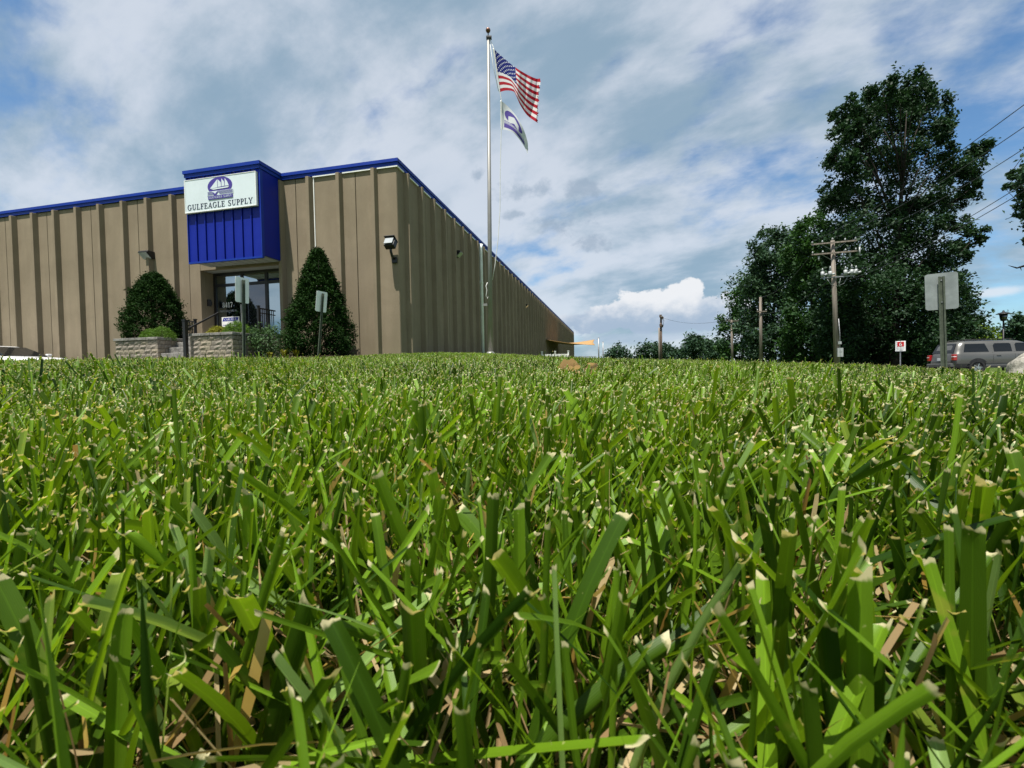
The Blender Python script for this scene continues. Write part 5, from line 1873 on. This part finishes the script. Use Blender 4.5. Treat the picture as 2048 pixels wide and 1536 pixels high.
# ------------------------------------------------------------------ grass
def blades(N, r0, r1, amax, rows, ncol, wmu, mow, seed, dead=.06, kind='green', rpow=1.0):
    """arrays of mown grass blades in the ring sector r0..r1 in front of the camera"""
    g = np.random.default_rng(seed)
    rad = (r0 ** (2 * rpow) + (r1 ** (2 * rpow) - r0 ** (2 * rpow)) * g.uniform(0, 1, N)) ** (.5 / rpow)
    az = g.uniform(-amax, amax, N)
    # clumping
    X = rad * np.sin(az) + .010 * np.sin(rad * 90 + az * 40)
    Y = rad * np.cos(az)
    cx = np.sin(X * 34 + 1.3 * np.sin(Y * 21)) * np.sin(Y * 29 + 1.7 * np.sin(X * 17))
    X = X + .008 * cx
    Z = ground_np(X, Y)
    # wind / wheel-track direction field + individual scatter
    fld = 1.9 * np.sin(X * 2.3 + .5) + 1.5 * np.cos(Y * 2.9 + X * 1.1) + .6
    la = fld + g.normal(0, 1.5, N)
    if kind == 'green':
        th0 = np.abs(g.normal(0, 1, N)) * .42
        lay = g.uniform(0, 1, N) < .27
        th0 = np.where(lay, g.uniform(.5, 1.05, N), th0)
        th1 = th0 + g.uniform(-.08, .40, N)
        pn = np.sin(X * 6.1 + 2 * np.sin(Y * 4.3)) * np.sin(Y * 5.3 + 1.5 * np.sin(X * 3.7))
        hgt = mow * (1 + .13 * pn) * g.normal(1, .14, N).clip(.55, 1.45)
        hgt = np.where(g.uniform(0, 1, N) < .02, hgt * g.uniform(1.1, 1.5, N), hgt)
        L = np.minimum(hgt / np.maximum(np.cos((th0 * .6 + th1 * .4)), .45), np.where(lay, .085, .12))
        W_ = np.minimum(wmu * g.lognormal(0, .42, N), wmu * 1.9)
        W_ = np.where(g.uniform(0, 1, N) < .30, W_ * g.uniform(.3, .6, N), W_)
        pd = np.clip(.35 + 1.6 * np.sin(X * 3.3 + 1.1 + np.sin(Y * 5)) * np.sin(Y * 4.1 + .4 + np.sin(X * 6)), .15, 2.6)
        dd = (g.uniform(0, 1, N) < dead * pd * 1.3).astype(float)
        L = np.where(dd > .5, L * g.uniform(.45, .9, N), L)
        W_ = np.where(dd > .5, W_ * g.uniform(.25, .55, N), W_)
    else:
        th0 = g.uniform(.3, 1.5, N); th1 = th0 + g.uniform(-.3, .5, N)
        L = mow * g.uniform(.35, 1.15, N)
        W_ = wmu * .30 * g.lognormal(0, .35, N)
        dd = np.ones(N)
        Z = Z + g.uniform(0, .016, N)
    rnd = np.clip(g.beta(1.05, 1.25, N) + .18 * np.sin(X * 5 + 2) * np.sin(Y * 4), 0, 1)
    t = np.array(rows)
    nr = len(t)
    tm = (t[1:] + t[:-1]) / 2
    th = th0[:, None] + (th1 - th0)[:, None] * tm[None, :] ** 1.4
    dt = np.diff(t)[None, :] * L[:, None]
    hor = np.concatenate([np.zeros((N, 1)), np.cumsum(np.sin(th) * dt, 1)], 1)
    ver = np.concatenate([np.zeros((N, 1)), np.cumsum(np.cos(th) * dt, 1)], 1)
    dx, dy = np.sin(la), np.cos(la)
    thf = np.concatenate([th[:, :1], (th[:, 1:] + th[:, :-1]) / 2, th[:, -1:]], 1)
    T_ = np.stack([np.sin(thf) * dx[:, None], np.sin(thf) * dy[:, None], np.cos(thf)], 2)
    side0 = np.stack([dy, -dx, np.zeros(N)], 1)
    nrm = np.cross(side0[:, None, :] * np.ones((1, nr, 1)), T_)
    tw = (g.normal(0, .5, N))[:, None] + g.normal(0, .55, N)[:, None] * t[None, :]
    side = side0[:, None, :] * np.cos(tw)[..., None] + nrm * np.sin(tw)[..., None]
    nr2 = np.cross(side, T_)
    prof = np.interp(t, [0, .15, .5, .85, 1.0], [.55, .85, 1.0, .92, .84])
    wid = W_[:, None] * prof[None, :]
    point = (g.uniform(0, 1, N) < .15)
    tp_ = np.interp(t, [0, .45, .8, 1.0], [1, 1, .62, .06])
    wid = np.where(point[:, None], wid * tp_[None, :], wid)
    s = np.linspace(-1, 1, ncol)
    fold = g.uniform(.05, .40, N)
    P = np.stack([X[:, None] + hor * dx[:, None], Y[:, None] + hor * dy[:, None], Z[:, None] + ver - .004], 2)
    V = P[:, :, None, :] + side[:, :, None, :] * (wid[:, :, None] * .5 * s[None, None, :])[..., None] \
        + nr2[:, :, None, :] * (wid * fold[:, None])[:, :, None, None] * (np.abs(s)[None, None, :, None] - .5)
    # ragged mown end
    jag = g.uniform(-.50, .42, (N, ncol)) * W_[:, None] * (.34 if ncol > 2 else .22)
    slant = g.normal(0, .28, N)[:, None] * s[None, :] * W_[:, None]
    jag = np.where(point[:, None], 0, jag); slant = np.where(point[:, None], 0, slant)
    V[:, -1] += T_[:, -1][:, None, :] * (jag + slant)[..., None] + nr2[:, -1][:, None, :] * (jag * .6)[..., None]
    A = np.zeros((N, nr, ncol, 4))
    A[..., 0] = t[None, :, None] * np.where(point, .955, 1.0)[:, None, None]
    A[..., 1] = rnd[:, None, None]
    A[..., 2] = (s * .5 + .5)[None, None, :]
    A[..., 3] = dd[:, None, None]
    i = np.arange(nr * ncol).reshape(nr, ncol)
    F = np.stack([i[:-1, :-1].ravel(), i[:-1, 1:].ravel(), i[1:, 1:].ravel(), i[1:, :-1].ravel()], 1)
    return V.reshape(N, nr * ncol, 3), A.reshape(N, nr * ncol, 4), F, X, Y


def keep_clear(V, A, X, Y):
    """nothing touches the lens, nothing blocks it close up"""
    d = np.linalg.norm(V - np.array([0, 0, CAMZ]), axis=2).min(1)
    near = np.hypot(X, Y) < .30
    top = V[..., 2].max(1)
    thin = np.random.default_rng(5).uniform(0, 1, len(X)) < np.interp(np.hypot(X, Y), [0, .1, .3], [.45, .55, 1.0])
    ok = thin & (d > .046) & ~(near & (top > .098)) & ~((np.hypot(X, Y) < .9) & (top > .135))
    return V[ok], A[ok]


def emit(name, parts, parent=None):
    Vs, As, Fs, b = [], [], [], 0
    for V, A, F in parts:
        N, k, _ = V.shape
        Vs.append(V.reshape(-1, 3)); As.append(A.reshape(-1, 4))
        Fs.append((F[None] + (np.arange(N) * k)[:, None, None] + b).reshape(-1, 4))
        b += N * k
    return np_mesh(name, np.concatenate(Vs), np.concatenate(Fs), M['blade'], parent, True, np.concatenate(As))


R7 = [0, .18, .38, .58, .78, .93, .982, 1.0]
R5 = [0, .25, .5, .75, .978, 1.0]
MOW = .066
Vn, An, Fn, Xn, Yn = blades(7200, .035, .34, R(100), R7, 6, .0032, MOW, 101, dead=.09)
Vn, An = keep_clear(Vn, An, Xn, Yn)
# the 300 nearest blades in view are single pieces of the lawn
mid = Vn.mean(1) - np.array([0, 0, CAMZ])
Cr = np.array(CAM_ROT)
pc = mid @ Cr
infr = (pc[:, 2] < -.02) & (np.abs(pc[:, 0] / np.minimum(pc[:, 2], -.02)) < 1.15) & (np.abs(pc[:, 1] / np.minimum(pc[:, 2], -.02)) < .9)
dist = np.where(infr, np.linalg.norm(mid, axis=1), 9)
hero = np.argsort(dist)[:300]
rest = np.ones(len(Vn), bool); rest[hero] = False
for k in hero:
    base = Vn[k][:6].mean(0)
    o = np_mesh('grass_blade', Vn[k] - base, Fn, M['blade'], lawn, True, An[k])
    o.location = base
parts = [(Vn[rest], An[rest], Fn)]
V, A, F, X, Y = blades(17500, .33, .64, R(98), R5, 4, .0031, MOW, 111, dead=.10)
V, A = keep_clear(V, A, X, Y); parts.append((V, A, F))
V, A, F, X, Y = blades(9500, .035, .64, R(100), [0, .5, .94, 1], 2, .0060, .055, 102, kind='straw')
V, A = keep_clear(V, A, X, Y); parts.append((V, A, F))
V, A, F, X, Y = blades(50000, .62, 1.55, R(84), R5, 3, .0033, MOW, 103, dead=.10)
V, A = keep_clear(V, A, X, Y); parts.append((V, A, F))
V, A, F, X, Y = blades(14000, .60, 1.55, R(84), [0, .5, 1], 2, .006, .05, 104, kind='straw')
parts.append((V, A, F))
V, A, F, X, Y = blades(90000, 1.52, 4.2, R(66), [0, .4, .75, .978, 1], 2, .0044, MOW, 105, dead=.09, rpow=.72)
parts.append((V, A, F))
V, A, F, X, Y = blades(70000, 4.0, 9.5, R(60), [0, .5, .975, 1], 2, .0085, MOW * 1.05, 106, dead=.05, rpow=.75)
parts.append((V, A, F))
V, A, F, X, Y = blades(60000, 9.3, 24, R(56), [0, .972, 1], 2, .014, MOW, 107, dead=.03, rpow=.8)
L_ = WL(X, Y)
ok = ~((L_[0] < .3) & (L_[1] > -.2)) & ~((L_[0] < -4.2) & (L_[1] > -2.9)) & ~((L_[0] < .4) & (L_[0] > -4.3) & (L_[1] > -2.5) & (X < P0.x - .9)) & ~((X > 14.5) & (Y > 20))
parts.append((V[ok], A[ok], F))
# the lawn goes on beside and behind the camera
V, A, F, X, Y = blades(42000, .10, 1.75, R(180), R5, 2, .0040, MOW, 131, dead=.09)
azm = np.abs(np.arctan2(X, Y))
ok = (Y > -.75) & (azm > np.where(np.hypot(X, Y) < .62, R(99), R(83)))
V, A = keep_clear(V[ok], A[ok], X[ok], Y[ok]); parts.append((V, A, F))
# a few taller unmown blades along the left crest
g_ = np.random.default_rng(77)
V, A, F, X, Y = blades(900, .8, 2.6, R(84), R5, 3, .0030, .105, 121, dead=.05)
ok = (X / Y < -.45) & (X / Y > -1.6)
V, A = keep_clear(V[ok], A[ok], X[ok], Y[ok]); parts.append((V[:150], A[:150], F))
gr = emit('grass', parts)
tag(gr, 'freshly mown green grass with bleached cut tips', 'grass', kind='stuff')

# ------------------------------------------------------------------ dry leaves lying on the grass
def dry_leaf(label, px, py, Y, size, rot, curl, seed):
    r_ = random.Random(seed)
    c = at(px, py, Y)
    nu, nv = 14, 8
    vs, fs = [], []
    for i in range(nu + 1):
        u = i / nu
        w = math.sin(math.pi * min(1, u * .96 + .03)) ** .7 * .42 * (1 + .07 * math.sin(u * 19))
        for j in range(nv + 1):
            s = j / nv * 2 - 1
            y = s * w
            z = curl * (abs(s) ** 1.6) * w * 1.3 + .30 * curl * (u - .5) ** 2 * 2 + .035 * math.sin(u * 13 + s * 4) + r_.uniform(-.012, .012)
            y2 = y * (1 - .45 * curl * abs(s))
            vs.append(((u - .5) * size, y2 * size, z * size))
    for i in range(nu):
        for j in range(nv):
            a = i * (nv + 1) + j
            fs.append((a, a + nv + 1, a + nv + 2, a + 1))
    t = thing('dry_leaf', label, 'leaf', c, 0, 'dry leaves on the lawn')
    t.rotation_euler = rot
    b_ = MB(); b_.add(vs, fs, 0, True); b_.build('leaf_surface', M['dry_leaf'], t)
    b_ = MB(); b_.tube([(-size * .48, 0, .004), (-size * .7, .003, .01), (-size * .8, .0, .004)], .0014, 5); b_.build('stalk', M['dry_leaf'], t)


dry_leaf('curled brown dry leaf with a dark tip, left of the pair on the lawn', 1137, 746, 1.18, .066, (R(40), R(-14), R(12)), 1.0, 1)
dry_leaf('upright brown dry leaf, right of the pair on the lawn', 1190, 747, 1.16, .06, (R(60), R(-50), R(-60)), .8, 2)
dry_leaf('flat pale dry leaf lying between the two curled ones', 1164, 753, 1.14, .05, (R(14), R(4), R(70)), .3, 3)
for o in bpy.data.objects:
    if o.parent is not None and 'category' in o:
        del o['category']
